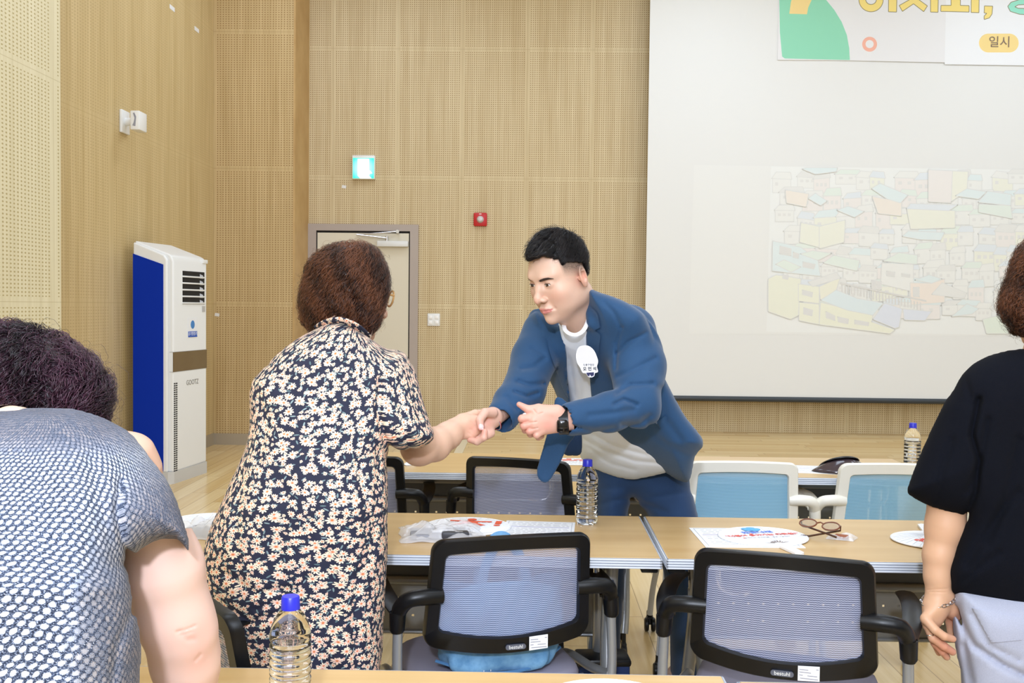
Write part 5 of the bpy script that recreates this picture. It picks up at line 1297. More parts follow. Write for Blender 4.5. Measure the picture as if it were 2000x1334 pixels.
# left front flap of the jacket hanging free, rounded at the bottom
flap = [(1086, 776), (1112, 790), (1130, 826), (1124, 850), (1111, 868), (1100, 892), (1090, 912), (1074, 938), (1064, 943), (1054, 938), (1048, 924), (1052, 904), (1060, 876), (1068, 848), (1078, 820)]
G = Grid(1040, 1140, 2, 768, 952, 2, 2.84, 3.04, .004)
G.F = G.infl(flap, (2.955-(G.b-780)*.0002+.006*np.sin(G.a*.09)).astype(f32), .012, .0075, 2.5)
V_, F_ = G.mesh(); V_ = relax(V_, F_, 1, .4); fastmesh('jacket_flap', V_, F_, M['suit'], man, base)
# the inside of the far front, in shade behind the shirt
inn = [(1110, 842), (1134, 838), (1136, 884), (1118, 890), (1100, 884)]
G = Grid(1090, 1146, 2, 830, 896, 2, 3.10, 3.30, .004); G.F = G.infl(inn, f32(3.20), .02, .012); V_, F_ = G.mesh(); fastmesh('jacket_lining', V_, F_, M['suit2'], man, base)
# lapels, pocket flap, buttons
DR = lambda nm, poly, m, **k: drape_obj(nm, jt, poly, m, man, base, **k)
DR('lapel', [(1149, 600), (1166, 612), (1171, 636), (1172, 640), (1162, 646), (1172, 654), (1171, 672), (1167, 706), (1158, 742), (1153, 742), (1149, 712), (1145, 668), (1145, 636)], M['suit'], off=.003, th=.006, step=4)
DR('lapel', [(1100, 640), (1104, 676), (1108, 735), (1112, 778), (1100, 762), (1088, 728), (1074, 690), (1068, 660), (1070, 648), (1086, 652), (1082, 640), (1090, 636)], M['suit'], off=.003, th=.006, step=4)
DR('pocket_flap', [(1280, 826), (1300, 812), (1305, 820), (1290, 838)], M['suit'], off=.002, th=.003, step=4)
DR('buttonhole', [(1158, 662.5), (1163, 664), (1166, 667), (1161, 666)], mat('navy_thread', (24,44,80), .9), off=.0062, th=.0004, step=3)
# name badge on the jacket edge (writing kept, picture left out)
bd = [(1134, 676), (1148, 675), (1160, 684), (1167, 700), (1168, 708), (1166, 716), (1168, 726), (1162, 729), (1161, 734), (1156, 737), (1149, 736), (1144, 729), (1138, 728), (1133, 718), (1127, 708), (1125, 694), (1128, 682)]
gmin = 9; 
for q in bd+[(1146, 690), (1146, 705), (1152, 715), (1158, 700), (1140, 700), (1150, 730), (1160, 720)]:
    h = hit(jt, *q)[0] or hit(ttree, *q)[0]
    if h: gmin = min(gmin, h.y)
by = gmin-.032
mb = MB(); P_ = [PX(u, v, by+(u-1146)*-.0004) for u, v in smooth_poly(bd, 3)]; n = len(P_)
mb.add([p-Vector(base) for p in P_]+[p+Vector((0, .0025, 0))-Vector(base) for p in P_], [tuple(range(n)), tuple(range(2*n-1, n-1, -1))]+[(i, (i+1) % n, (i+1) % n+n, i+n) for i in range(n)])
bdg = mb.build('name_badge', mat('badge_white', (242,242,248), .35), man)
def onb(pts, m, nm, d=.0006, par=None):
    P_ = [PX(u, v, by+(u-1146)*-.0004-d)-Vector(base) for u, v in pts]; o = MB().add(P_, [tuple(range(len(P_)))]).build(nm, m, bdg, None); return o
onb(smooth_poly([(1134, 679), (1147, 678), (1158, 686), (1164, 700), (1165, 707), (1134, 709), (1128, 700), (1128, 688)], 3), mat('badge_lilac', (226,224,240), .4), 'badge_field')
onb([(1134, 709.5), (1164, 708), (1166, 725), (1139, 726)], mat('badge_plate', (246,246,250), .4), 'badge_plate', .0010)
onb([(1145, 728), (1160, 727), (1160, 733), (1155, 735.5), (1152, 731), (1151, 735.5), (1147, 733)], mat('badge_navy', (34,38,86), .5), 'badge_foot', .0010)
rw = math.atan2(-1, 30)
q = PX(1149.8, 712.9, by-.0016-.0014)-Vector(base); text('badge_lettering', '도봉구청장', .0072, mat('badge_ink', (40,40,60), .6), man, q, (PI/2, math.radians(-1.5), math.radians(-14.7)), .0001, .0001)
q = PX(1151.8, 720.8, by-.0022-.0016)-Vector(base); text('badge_lettering', '오 언 석', .0122, mat('badge_black', (16,16,22), .6), man, q, (PI/2, math.radians(-2), math.radians(-14.7)), .0004, .0001)
# watch and thread bracelet
wc = PX(1098, 824, 2.752)-Vector(base)
mb = MB(); mb.tube([wc+Vector((-.010, 0, -.001)), wc+Vector((.016, 0, .001))], .0345, 24, True, 1.0); mb.build('watch_strap', M['black'], man)
MB().rbox(wc.x-.016, wc.x+.014, wc.y-.048, wc.y-.030, wc.z-.024, wc.z+.010, .006).build('watch_case', mat('watch_black', (14,12,14), .12), man)
mb = MB(); cb = PX(958, 826, 2.852)-Vector(base); ax = (PX(985, 800, 2.885)-PX(948, 826, 2.84)).normalized(); e1 = ax.cross(Vector((0, 1, 0))).normalized(); e2 = ax.cross(e1)
mb.tube([cb+ax*.012+e1*(.0295*math.cos(a))+e2*(.0275*math.sin(a)) for a in [2*PI*k/28 for k in range(29)]], .0011, 6); mb.build('thread_bracelet', mat('red_thread', (206,60,50), .7), man)
mb = MB(); mb.tube([cb+ax*.010+e1*(.0295*math.cos(a))+e2*(.0278*math.sin(a)) for a in [2*PI*k/28 for k in range(29)]], .0009, 6); mb.tube([cb+ax*.010+e1*.03, cb+e1*.04, cb+e1*.046+ax*.004], .001, 5); mb.build('thread_bracelet', mat('grey_thread', (150,160,168), .7), man)
# folded white tissue held in the near hand
ti = empty('paper_tissue', tuple(PX(1026, 810, 2.745)), label='folded white tissue held in suited man\'s thumbs-out hand', cat='tissue')
tp = Vector(ti.location); G = Grid(1010, 1046, 1.5, 796, 824, 1.5, 2.72, 2.78, .002); G.F = G.infl([(1018, 812), (1022, 807), (1030, 804), (1040, 804), (1042, 814), (1030, 818), (1018, 816)], f32(2.738), .008, .012); G.F = (G.F+lum(G.P, 260, .002, 4)).astype(f32); V_, F_ = G.mesh(); fastmesh('tissue_fold', V_, F_, M['paper'], ti, tuple(tp))
# ================================================================ cloth patterns
def daisy_mat():
    t = NT('daisy_print'); uvn = t.n('ShaderNodeUVMap'); base_ = (30,33,56)
    col = t.mix(t.noise(t.obj(), 60, 2, .5), srgb((24,28,48)), srgb((40,42,66)))
    def layer(col, cell, rmin, rmax, npet, off, stretch=1.0, leaf=False):
        mp = t.n('ShaderNodeVectorMath', operation='MULTIPLY_ADD'); t.l(uvn.outputs[0], mp.inputs[0]); mp.inputs[1].default_value = (1/cell, 1/cell, 0); mp.inputs[2].default_value = off
        vo = t.n('ShaderNodeTexVoronoi', voronoi_dimensions='2D'); t.l(mp.outputs[0], vo.inputs['Vector']); vo.inputs['Scale'].default_value = 1.0; vo.inputs['Randomness'].default_value = .82
        df = t.n('ShaderNodeVectorMath', operation='SUBTRACT'); t.l(mp.outputs[0], df.inputs[0]); t.l(vo.outputs['Position'], df.inputs[1])
        x, y, z = t.sep(df.outputs[0]); cr, cg, cb = t.sep(vo.outputs['Color'])
        a0 = t.math('MULTIPLY', cr, 6.28); ca = t.math('COSINE', a0); sa = t.math('SINE', a0)
        xr = t.math('SUBTRACT', t.math('MULTIPLY', x, ca), t.math('MULTIPLY', y, sa)); yr = t.math('ADD', t.math('MULTIPLY', x, sa), t.math('MULTIPLY', y, ca))
        if leaf:
            e = t.math('ADD', t.math('POWER', t.math('DIVIDE', xr, .30), 2.), t.math('POWER', t.math('DIVIDE', yr, .085), 2.)); m = t.math('LESS_THAN', e, 1.)
            return t.mix(t.math('MULTIPLY', m, .8), col, t.mix(cg, srgb((96,122,124)), srgb((164,184,186))))
        yr = t.math('MULTIPLY', yr, t.math('ADD', 1.0, t.math('MULTIPLY', cb, stretch)))
        r = t.math('SQRT', t.math('ADD', t.math('MULTIPLY', xr, xr), t.math('MULTIPLY', yr, yr))); an = t.math('ARCTAN2', yr, xr)
        R = t.math('ADD', rmin, t.math('MULTIPLY', cg, rmax-rmin))
        pet = t.math('POWER', t.math('ABSOLUTE', t.math('COSINE', t.math('MULTIPLY', an, npet/2))), .8)
        wob = t.math('MULTIPLY', t.math('SINE', t.math('ADD', t.math('MULTIPLY', an, 3.), t.math('MULTIPLY', cb, 40.))), .10)
        lim = t.math('MULTIPLY', R, t.math('ADD', t.math('ADD', .30, wob), t.math('MULTIPLY', pet, .66)))
        m = t.math('LESS_THAN', r, lim); rel = t.math('DIVIDE', r, R)
        pc = t.mix(t.smooth(rel, .12, .55), srgb((236,150,138)), srgb((250,230,202)))
        pc = t.mix(t.math('MULTIPLY', t.math('GREATER_THAN', cb, .55), .35), pc, srgb((246,190,180)))
        pc = t.mix(t.math('LESS_THAN', rel, .19), pc, srgb((214,126,58)))
        return t.mix(m, col, pc)
    col = layer(col, .0165, 0, 0, 0, (3.3, 1.1, 0), leaf=True)
    col = layer(col, .0150, .24, .42, 7, (7.7, 2.3, 0), .6)
    col = layer(col, .0215, .34, .54, 9, (0, 0, 0), .45)
    t.l(col, t.b.inputs['Base Color']); t.b.inputs['Roughness'].default_value = .85; return t.m
M['daisy'] = daisy_mat()
def knit_mat():
    t = NT('open_knit'); uvn = t.n('ShaderNodeUVMap'); n0 = t.n('ShaderNodeTexNoise'); t.l(uvn.outputs[0], n0.inputs['Vector']); n0.inputs['Scale'].default_value = 60; n0.inputs['Detail'].default_value = 3
    mp = t.n('ShaderNodeVectorMath', operation='MULTIPLY_ADD'); t.l(uvn.outputs[0], mp.inputs[0]); mp.inputs[1].default_value = (1/.0056, 1/.0082, 0); t.l(t.mix(1., (0, 0, 0, 1), n0.outputs['Color']), mp.inputs[2])
    mp2 = t.n('ShaderNodeVectorMath', operation='ADD'); t.l(mp.outputs[0], mp2.inputs[0])
    u, v, _ = t.sep(mp2.outputs[0])
    row = t.math('FLOOR', v); u2 = t.math('ADD', u, t.math('MULTIPLY', t.math('MODULO', t.math('ADD', row, 1000.), 2.), .5))
    fu = t.math('SUBTRACT', t.math('FRACT', u2), .5); fv = t.math('SUBTRACT', t.math('FRACT', v), .5)
    wn = t.n('ShaderNodeTexWhiteNoise', noise_dimensions='2D'); t.l(t.comb(t.math('FLOOR', u2), row), wn.inputs['Vector']); rnd = wn.outputs[0]
    sk = t.math('ADD', fu, t.math('MULTIPLY', fv, -.35)); nf = t.n('ShaderNodeTexNoise'); t.l(uvn.outputs[0], nf.inputs['Vector']); nf.inputs['Scale'].default_value = 900; nf.inputs['Detail'].default_value = 3
    d = t.math('SQRT', t.math('ADD', t.math('POWER', t.math('DIVIDE', sk, .36), 2.), t.math('POWER', t.math('DIVIDE', fv, .44), 2.)))
    d = t.math('ADD', d, t.math('MULTIPLY', t.math('SUBTRACT', nf.outputs[0], .5), t.math('ADD', .9, t.math('MULTIPLY', t.sep(t.n('ShaderNodeAttribute', attribute_name='Col').outputs[0])[0], 4.0))))
    m = t.math('SUBTRACT', 1., t.smooth(d, .78, 1.0))
    # the thinned, denser knit of shoulders and sleeve
    at = t.n('ShaderNodeAttribute', attribute_name='Col'); dn = t.sep(at.outputs[0])[0]
    yarn = t.ramp(nf.outputs[0], [(.40, srgb((20,26,44))), (.54, srgb((60,72,96))), (.63, srgb((140,150,172))), (.71, srgb((230,232,240)))])
    hole = t.mix(dn, t.mix(rnd, srgb((214,218,226)), srgb((184,190,204))), t.mix(rnd, srgb((196,178,170)), srgb((90,96,118))))
    c = t.mix(t.math('MULTIPLY', m, t.math('SUBTRACT', 1., t.math('MULTIPLY', dn, .55))), yarn, hole)
    t.l(c, t.b.inputs['Base Color']); t.b.inputs['Roughness'].default_value = .9
    t.bump(t.math('ADD', t.math('SUBTRACT', 1., m), nf.outputs[0]), .5, .002); return t.m
M['knit'] = knit_mat()
M['hair_b'] = hairmat('brown_hair', (26,15,13), (138,86,58), .36)
M['hair_p'] = hairmat('plum_black_hair', (22,14,20), (84,50,66), .34)

# ================================================================ woman in the daisy dress
base = (PX(575, 1100, 2.42).x, 2.42, 0)
fw = person('woman with brown bob in a navy daisy-print dress, shaking hands, seen from behind', base)
B = Vector(base)
dress = [(619, 640), (640, 626), (664, 624), (690, 634), (713, 652), (735, 668), (756, 681), (774, 683), (794, 692), (808, 712), (817, 741), (829, 790), (840, 825), (849, 853), (838, 868), (820, 877), (790, 881), (770, 882), (757, 892), (759, 960), (757, 1040), (756, 1100), (753, 1160), (750, 1210), (746, 1270), (741, 1330), (736, 1420), (740, 1540), (748, 1640), (600, 1650), (440, 1640), (440, 1520), (434, 1400), (425, 1310), (408, 1240), (393, 1180), (389, 1130), (398, 1072), (420, 1010), (447, 945), (470, 895), (482, 860), (487, 810), (487, 770), (492, 745), (508, 725), (534, 698), (562, 673), (590, 655)]
def Yd(g): return (2.43+np.clip((1000-g.b)/400., 0, 1)**1.3*.23).astype(f32)
G = Grid(376, 862, 3.2, 612, 1660, 3.6, 2.22, 2.92, .0075)
G.F = G.infl(dress, Yd(G)+(.0004*(G.a-600)*np.clip((950-G.b)/300., 0, 1)).astype(f32), .135, .142, 2.2)
for pts, w_, d_ in [([(770, 882), (752, 860), (738, 800), (742, 740)], 6, .020), ([(500, 760), (520, 830), (505, 900)], 9, .008), ([(700, 900), (720, 1000), (715, 1100)], 10, .008), ([(740, 880), (735, 980), (728, 1080)], 7, .008),
    ([(470, 930), (462, 1040), (470, 1160)], 10, .008), ([(560, 960), (545, 1100), (560, 1300)], 14, .007), ([(640, 1080), (655, 1200), (640, 1330)], 13, .009), ([(700, 1120), (690, 1230), (700, 1330)], 9, .009), ([(440, 1120), (500, 1160), (560, 1150)], 8, .008), ([(430, 1180), (490, 1215), (540, 1200)], 8, .008),
    ([(600, 1130), (560, 1170), (500, 1190)], 7, .006), ([(620, 700), (640, 740), (690, 750)], 8, .004), ([(800, 700), (806, 760), (820, 820)], 6, .006), ([(775, 760), (790, 830), (800, 875)], 6, .006), ([(520, 710), (560, 740)], 6, .006)]: G.groove(pts, w_, d_)
G.F = (G.F+lum(G.P, 14, .009, 8)).astype(f32)
# neckline and the mouth of the sleeve
G.sub(G.chain(UV3([(668, 628, 2.70), (700, 600, 2.79)]), [.052, .060], .01), .01)
ax_ = (PX(842, 880, 2.64)-PX(790, 800, 2.66)).normalized(); cs = PX(806, 868, 2.645)
G.sub(G.chain([cs, cs+Vector((.02, 0, -.10))], [.052, .062], .01), .006)
DV, DF = G.mesh(); DV = relax(DV, DF, 2, .45)
uv = wrapuv(DV, lambda z: (np.interp(z, [0, .6, 1.0, 1.2, 1.35], [-.53, -.53, -.52, -.47, -.45]), np.interp(z, [0, .95, 1.35], [2.43, 2.45, 2.66])), .22, .14)
fastmesh('dress', DV, DF, M['daisy'], fw, base, uv=uv); dtree = bvh(DV, DF)
# collar band
cb = bez(UV3([(622, 640, 2.645), (640, 629, 2.60), (664, 625, 2.585), (690, 634, 2.60), (708, 648, 2.64), (716, 657, 2.68)]), 6)
mb = MB(); mb.tube([p-B for p in cb], .013, 10, True, .45, (0, .5, 1)); o = mb.build('collar', M['daisy'], fw)
ul = o.data.uv_layers.new(name='UVMap')
for lp in o.data.loops: c_ = o.data.vertices[lp.vertex_index].co; ul.data[lp.index].uv = (c_.x+.3, c_.z)
hc_ = PX(685, 574, 2.84)
hf2 = head_frame(hc_, -123, 12, 0)       # looks away to the right
hl, hfw, hu = [Vector(x.tolist()) for x in hf2[1]]; C0 = Vector(hc_)
nk = PX(668, 668, 2.66)
HV, HF = build_head(hf2, (-.10, .10, -.12, .13, -.20, .14), .0024, [(C0-hfw*.02-hu*.06, nk, .040, .044, .025), (C0+hfw*.035-hu*.085, PX(700, 650, 2.72), .030, .045, .03)])
hc2 = head_color(tohead(HV, hf2), (222,182,160), (196,110,104))
G = Grid(400, 860, 5, 640, 1800, 5, 2.18, 2.92, .012)
def legs(G, hips, feet, r=(.075, .05, .034)):
    for a, c in zip(hips, feet):
        k_ = (a+c)/2+Vector((0, .02, .02)); G.add(G.chain([a, k_, c], list(r), .01), .03); G.add(G.cap(c, c+Vector((0.0, .13, -.03)), .034, .026), .03)
pel = PX(575, 1090, 2.46)
sR, sL = PX(765, 752, 2.66), PX(548, 775, 2.62)
G.add(G.chain([nk, PX(655, 735, 2.63), PX(615, 900, 2.52), pel], [.05, .065, .075, .08], .03)); G.add(G.chain([sL, PX(655, 740, 2.64), sR], [.036, .045, .036], .02), .02)
legs(G, [pel+Vector((-.09, 0, 0)), pel+Vector((.09, 0, 0))], [Vector((pel.x-.10, 2.42, .06)), Vector((pel.x+.10, 2.40, .06))])
G.add(G.chain([sR, PX(806, 815, 2.65)], [.036, .036], .01), .02); G.add(G.chain([sL, PX(560, 850, 2.72)], [.045, .036], .01), .02); G.add(G.chain([PX(560, 850, 2.72), PX(600, 930, 2.80), PX(640, 950, 2.84)], [.034, .028, .03], .01), .02)
BV, BF = G.mesh()
# bare right forearm and hand
G = Grid(774, 958, 1.5, 796, 922, 1.5, 2.54, 2.90, .0022)
G.add(G.chain(UV3([(806, 828, 2.65), (820, 872, 2.65)]), [.043, .046], .01)); G.add(G.chain(UV3([(818, 874, 2.652), (848, 868, 2.70), (876, 850, 2.755), (890, 838, 2.785)]), [.0455, .042, .034, .0275], .02), .02)
G.add(G.chain(UV3([(888, 838, 2.785), (908, 829, 2.80), (922, 832, 2.805)]), [.0275, .0265, .022], .01, (.2, .9, .2), 1.25), .015)
for a, b, r1, r2 in (((900, 822, 2.80), (928, 820, 2.806), .016, .0125), ((900, 830, 2.795), (930, 830, 2.800), .016, .0125), ((898, 840, 2.79), (927, 842, 2.795), .016, .012), ((897, 848, 2.785), (922, 850, 2.79), .014, .011)): G.add(G.cap(PX(*a), PX(*b), r1, r2), .010)
fingers(G, [(UV3([(926, 820, 2.806), (948, 822, 2.860), (962, 830, 2.868)]), [.0112, .0100, .0085]), (UV3([(929, 830, 2.80), (952, 836, 2.860), (962, 846, 2.862)]), [.0115, .0102, .0088]),
    (UV3([(926, 842, 2.795), (945, 848, 2.850), (950, 854, 2.850)]), [.0108, .0098, .0085]), (UV3([(921, 849, 2.79), (934, 852, 2.835), (940, 856, 2.84)]), [.0098, .0088, .0078]),
    (UV3([(902, 818, 2.80), (928, 808, 2.835), (946, 806, 2.862)]), [.0135, .0115, .0095])], .006)
for l_ in ([(918, 838), (930, 846)], [(914, 845), (926, 853)], [(920, 824), (932, 832)]): G.groove(l_, 1.6, .0016)
AV, AF = G.mesh(); AV = relax(AV, AF, 1, .3)
VV, FF = join([(HV, HF), (BV, BF), (AV, AF)])
fastmesh('body', VV, FF, M['skin'], fw, base, col=np.concatenate([hc2, flat(BV, (220,180,156)), mixc(flat(AV, (220,180,154)), (226,140,120), np.clip(.35*gl(AV, PX(925, 840, 2.79), .03), 0, 1))]))
for c_ in (Vector((pel.x-.10, 2.42, .06)), Vector((pel.x+.10, 2.40, .06))):
    mb = MB(); mb.tube([c_+Vector((0, -.05, -.03))-B, c_+Vector((0, .03, -.03))-B, c_+Vector((0, .15, -.042))-B, c_+Vector((0, .19, -.048))-B], [.03, .042, .038, .02], 14, True, .7, (0, 0, 1)); mb.build('shoe', mat('black_shoe', (30,28,30), .4), fw)
# hair: wavy bob
def curlhair(root, base, out, Yc, R, H, box, dY, hm, lumk, lumamp, seed, nst, length, flow, curl, width=.0010, bias=0.0, extra=None, capcol=.12, step=2.4, lift=.003, top=None, nfly=0):
    G = Grid(box[0], box[1], step, box[2], box[3], step, Yc-H-.03, Yc+H+.03, dY)
    G.F = G.infl(out, f32(Yc), R, H, 2.0)
    if top is not None: w_ = np.clip((G.b-top)/60., .25, 1)
    else: w_ = 1.0
    G.F = (G.F-lum(G.P, lumk, lumamp, seed)*w_-lum(G.P, lumk*2.2, lumamp*.5, seed+1)*w_).astype(f32)
    if extra: extra(G)
    V, F = G.mesh(); V = relax(V, F, 1, .4); tr = bvh(V, F)
    sets = [strands(tr, V, F, nst, length, flow, width, seed, curl, lift, 18, coh=48, jt=.12)]
    if nfly: sets.append(strands(tr, V, F, nfly, length*.8, flow, width*.7, seed+5, (curl[0]*1.4, curl[1]*1.1), lift*2.0, 16, .012, tan_w=.6, coh=48, jt=.2))
    return hair_obj('hair', hm, root, base, V, F, sets, capcol)
hout = [(694, 477), (668, 478), (645, 484), (627, 495), (613, 508), (604, 522), (599, 545), (593, 563), (590, 588), (593, 610), (601, 632), (612, 645), (628, 660), (645, 668), (665, 668), (690, 664), (708, 652), (722, 644), (728, 640), (737, 630), (742, 612), (748, 592), (754, 570), (755, 552), (751, 534), (745, 512), (732, 492), (714, 481)]
crown = PX(672, 492, 2.80)
def fl(p, n, cr=crown):
    q = p-cr; q.z = 0; return Vector((0, 0, -1))+(q.normalized()*.35 if q.length > .02 else q*10)
def cutneck(G): G.sub(G.ell(C0+hfw*.062-hu*.012, (.060, .062, .085), [hf2[1][0], hf2[1][1], hf2[1][2]]), .01)
curlhair(fw, base, hout, 2.83, .10, .118, (578, 768, 466, 680), .0035, M['hair_b'], 62, .024, 11, 9500, .070, fl, (.0085, .62), .00072, extra=cutneck, top=500, nfly=260)
# glasses: what shows beyond the hair
gc = C0+hfw*.112+hu*.010
mb = MB()
for s_ in (-1, 1): mb.tube([gc+hl*(s_*.034+.027*math.cos(a))+hu*(.022*math.sin(a))-hfw*(.010*abs(s_*.034+.027*math.cos(a))/.06)-B for a in [2*PI*k/24 for k in range(25)]], .0028, 8)
mb.tube([gc+hl*.008-B, gc-hl*.008-B], .002, 6)
for s_ in (-1, 1): mb.tube([gc+hl*s_*.061+hu*.008-hfw*.01-B, gc+hl*s_*.078-hfw*.10+hu*.004-B], .0028, 6)
mb.build('eyeglasses_frame', mat('amber_frame', (196,150,92), .2, 0, Alpha=.9), fw)

# ================================================================ person in black T-shirt at the right
base = (PX(1975, 1100, 2.40).x, 2.40, 0); B = Vector(base)
rp_ = person('person in black T-shirt and pale grey trousers with a silver chain bracelet', base)
tee = [(2000, 681), (1975, 683), (1950, 689), (1922, 698), (1898, 712), (1878, 732), (1860, 764), (1843, 788), (1818, 840), (1792, 899), (1775, 943), (1772, 963), (1798, 980), (1820, 992), (1850, 1004), (1883, 1014), (1872, 1050), (1862, 1082), (1853, 1112), (1854, 1136), (1860, 1160), (1900, 1178), (1960, 1198), (2000, 1206), (2060, 1214), (2150, 1216), (2230, 1200), (2226, 1100), (2224, 1000), (2260, 985), (2304, 960), (2300, 930), (2270, 840), (2230, 764), (2200, 722), (2150, 698), (2100, 686), (2072, 676), (2040, 684)]
G = Grid(1760, 2312, 3.4, 668, 1226, 3.4, 2.20, 2.62, .0065)
G.F = G.infl(tee, f32(2.41), .14, .125, 2.3)
for pts, w_, d_ in [([(1912, 780), (1898, 850), (1912, 900), (1906, 960), (1886, 1014)], 6, .022), ([(1930, 820), (1915, 900), (1890, 960)], 7, .010), ([(1990, 960), (1940, 1020), (1890, 1100)], 9, .008), ([(1860, 860), (1840, 920), (1830, 980)], 7, .006), ([(1950, 1080), (1900, 1120), (1870, 1150)], 8, .007), ([(1885, 740), (1900, 790)], 6, .006), ([(1990, 860), (1970, 960), (1930, 1060)], 10, .008)]: G.groove(pts, w_, d_)
G.F = (G.F+lum(G.P, 16, .006, 2)).astype(f32); G.sub(G.chain(UV3([(2052, 690, 2.43), (2046, 655, 2.46)]), [.055, .062], .01), .01)
cs = PX(1838, 1000, 2.41); G.sub(G.chain([cs+Vector((0.01, 0, .02)), cs+Vector((-.02, 0, -.08))], [.036, .052], .01), .005)
V_, F_ = G.mesh(); V_ = relax(V_, F_, 2, .45); M['tee_b'] = cloth('black_cotton', (9,11,18), (14,16,25), 600, 1.0, .2, 0); M['tee_b'].node_tree.nodes['Principled BSDF'].inputs['Specular IOR Level'].default_value = .15; fastmesh('t_shirt', V_, F_, M['tee_b'], rp_, base)
tr_ = [(1862, 1160), (1880, 1140), (2040, 1140), (2200, 1150), (2226, 1190), (2226, 1400), (2216, 1760), (2080, 1764), (2056, 1480), (2046, 1400), (2034, 1480), (2016, 1764), (1884, 1760), (1882, 1500), (1877, 1330), (1868, 1280), (1861, 1225)]
G = Grid(1850, 2240, 4, 1130, 1776, 5, 2.22, 2.62, .008); G.F = G.infl(tr_, f32(2.41), .12, .118)
for pts, w_, d_ in [([(1866, 1190), (1900, 1260), (1960, 1300), (2000, 1320)], 6, .016), ([(1872, 1180), (1885, 1260), (1900, 1334)], 5, .010), ([(1900, 1200), (1930, 1260), (1990, 1290)], 5, .008), ([(1880, 1260), (1892, 1334)], 5, .010)]: G.groove(pts, w_, d_)
V_, F_ = G.mesh(); V_ = relax(V_, F_, 2, .45); M['trou_g'] = cloth('pale_grey_cloth', (164,167,184), (180,183,200), 700, .85, .2); fastmesh('trousers', V_, F_, M['trou_g'], rp_, base); tt = bvh(V_, F_)
pk = [(1898, 1188), (1936, 1256), (1996, 1250), (1994, 1206)]
drape_obj('pocket_patch', tt, pk, M['trou_g'], rp_, base, off=.001, th=.002, step=6)
# arm and hanging hand
G = Grid(1792, 1896, 1.35, 975, 1296, 1.35, 2.30, 2.52, .0021)
G.add(G.chain(UV3([(1850, 985, 2.41), (1846, 1030, 2.41), (1834, 1085, 2.405), (1832, 1125, 2.40), (1834, 1160, 2.395)]), [.0455, .0420, .0335, .0285, .0275], .02, (0, 1, 0), 1.0))
G.add(G.chain(UV3([(1833, 1160, 2.395), (1828, 1185, 2.39), (1822, 1205, 2.385)]), [.0275, .029, .025], .01, (0, 1, 0), 1.2), .012)
G.add(G.chain(UV3([(1846, 1165, 2.40), (1856, 1188, 2.405), (1866, 1200, 2.41)]), [.022, .019, .016], .01), .012)
G.add(G.cap(PX(1830, 1185, 2.375), PX(1808, 1208, 2.365), .016, .0125), .012); G.add(G.cap(PX(1832, 1190, 2.385), PX(1812, 1220, 2.372), .016, .0125), .012); G.add(G.cap(PX(1836, 1190, 2.40), PX(1818, 1228, 2.39), .015, .012), .012)
fingers(G, [(UV3([(1809, 1210, 2.362), (1826, 1230, 2.345), (1844, 1243, 2.342), (1861, 1248, 2.350)]), [.0118, .0100, .0092, .0078]),
    (UV3([(1813, 1222, 2.372), (1822, 1246, 2.362), (1843, 1262, 2.362), (1860, 1273, 2.370)]), [.0112, .0105, .0098, .0088]),
    (UV3([(1816, 1232, 2.385), (1826, 1256, 2.380), (1840, 1272, 2.380), (1849, 1283, 2.386)]), [.0105, .0096, .0090, .0082]),
    (UV3([(1820, 1236, 2.400), (1826, 1258, 2.402), (1834, 1275, 2.405)]), [.0092, .0082, .0075])], .004)
fingers(G, [(UV3([(1862, 1195, 2.43), (1858, 1216, 2.44), (1859, 1238, 2.44)]), [.015, .0125, .0105])], .006)
for l_ in ([(1812, 1152), (1850, 1150)], [(1816, 1156), (1848, 1157)]): G.groove(l_, 1.3, .0010)
AV, AF = G.mesh(); AV = relax(AV, AF, 1, .3)
hc_ = PX(2052, 576, 2.47); hf3 = head_frame(hc_, 170, 4, 0); C0 = Vector(hc_); hl, hfw, hu = [Vector(x.tolist()) for x in hf3[1]]
HV, HF = build_head(hf3, (-.10, .10, -.12, .13, -.20, .14), .003, [(C0-hfw*.02-hu*.06, PX(2050, 690, 2.44), .050, .058, .025)])
G = Grid(1790, 2310, 6, 670, 1790, 6, 2.16, 2.66, .012)
pel = PX(2045, 1180, 2.41); sR, sL = PX(1905, 795, 2.41), PX(2195, 795, 2.41)
G.add(G.chain([PX(2050, 690, 2.44), PX(2050, 780, 2.42), PX(2045, 1000, 2.41), pel], [.05, .08, .08, .09], .03)); G.add(G.chain([sR, PX(2050, 780, 2.42), sL], [.045, .05, .045], .02), .02)
fl3, fr3 = Vector((PX(1950, 1700, 2.4).x, 2.39, .06)), Vector((PX(2145, 1700, 2.4).x, 2.41, .06))
legs(G, [pel+Vector((-.09, 0, 0)), pel+Vector((.09, 0, 0))], [fl3, fr3], (.07, .045, .034))
G.add(G.chain([sR, PX(1856, 985, 2.41)], [.040, .038], .01), .02); G.add(G.chain([sL, PX(2250, 990, 2.41), PX(2262, 1160, 2.40), PX(2262, 1250, 2.38)], [.046, .042, .028, .03], .01), .02)
BV, BF = G.mesh()
VV, FF = join([(HV, HF), (BV, BF), (AV, AF)])
fastmesh('body', VV, FF, M['skin'], rp_, base, col=np.concatenate([head_color(tohead(HV, hf3), (222,176,144)), flat(BV, (216,170,138)), mixc(flat(AV, (214,168,134)), (214,120,104), np.clip(.55*gl(AV, PX(1845, 1262, 2.37), .04)+.5*gl(AV, PX(1860, 1200, 2.42), .035), 0, .8))]))
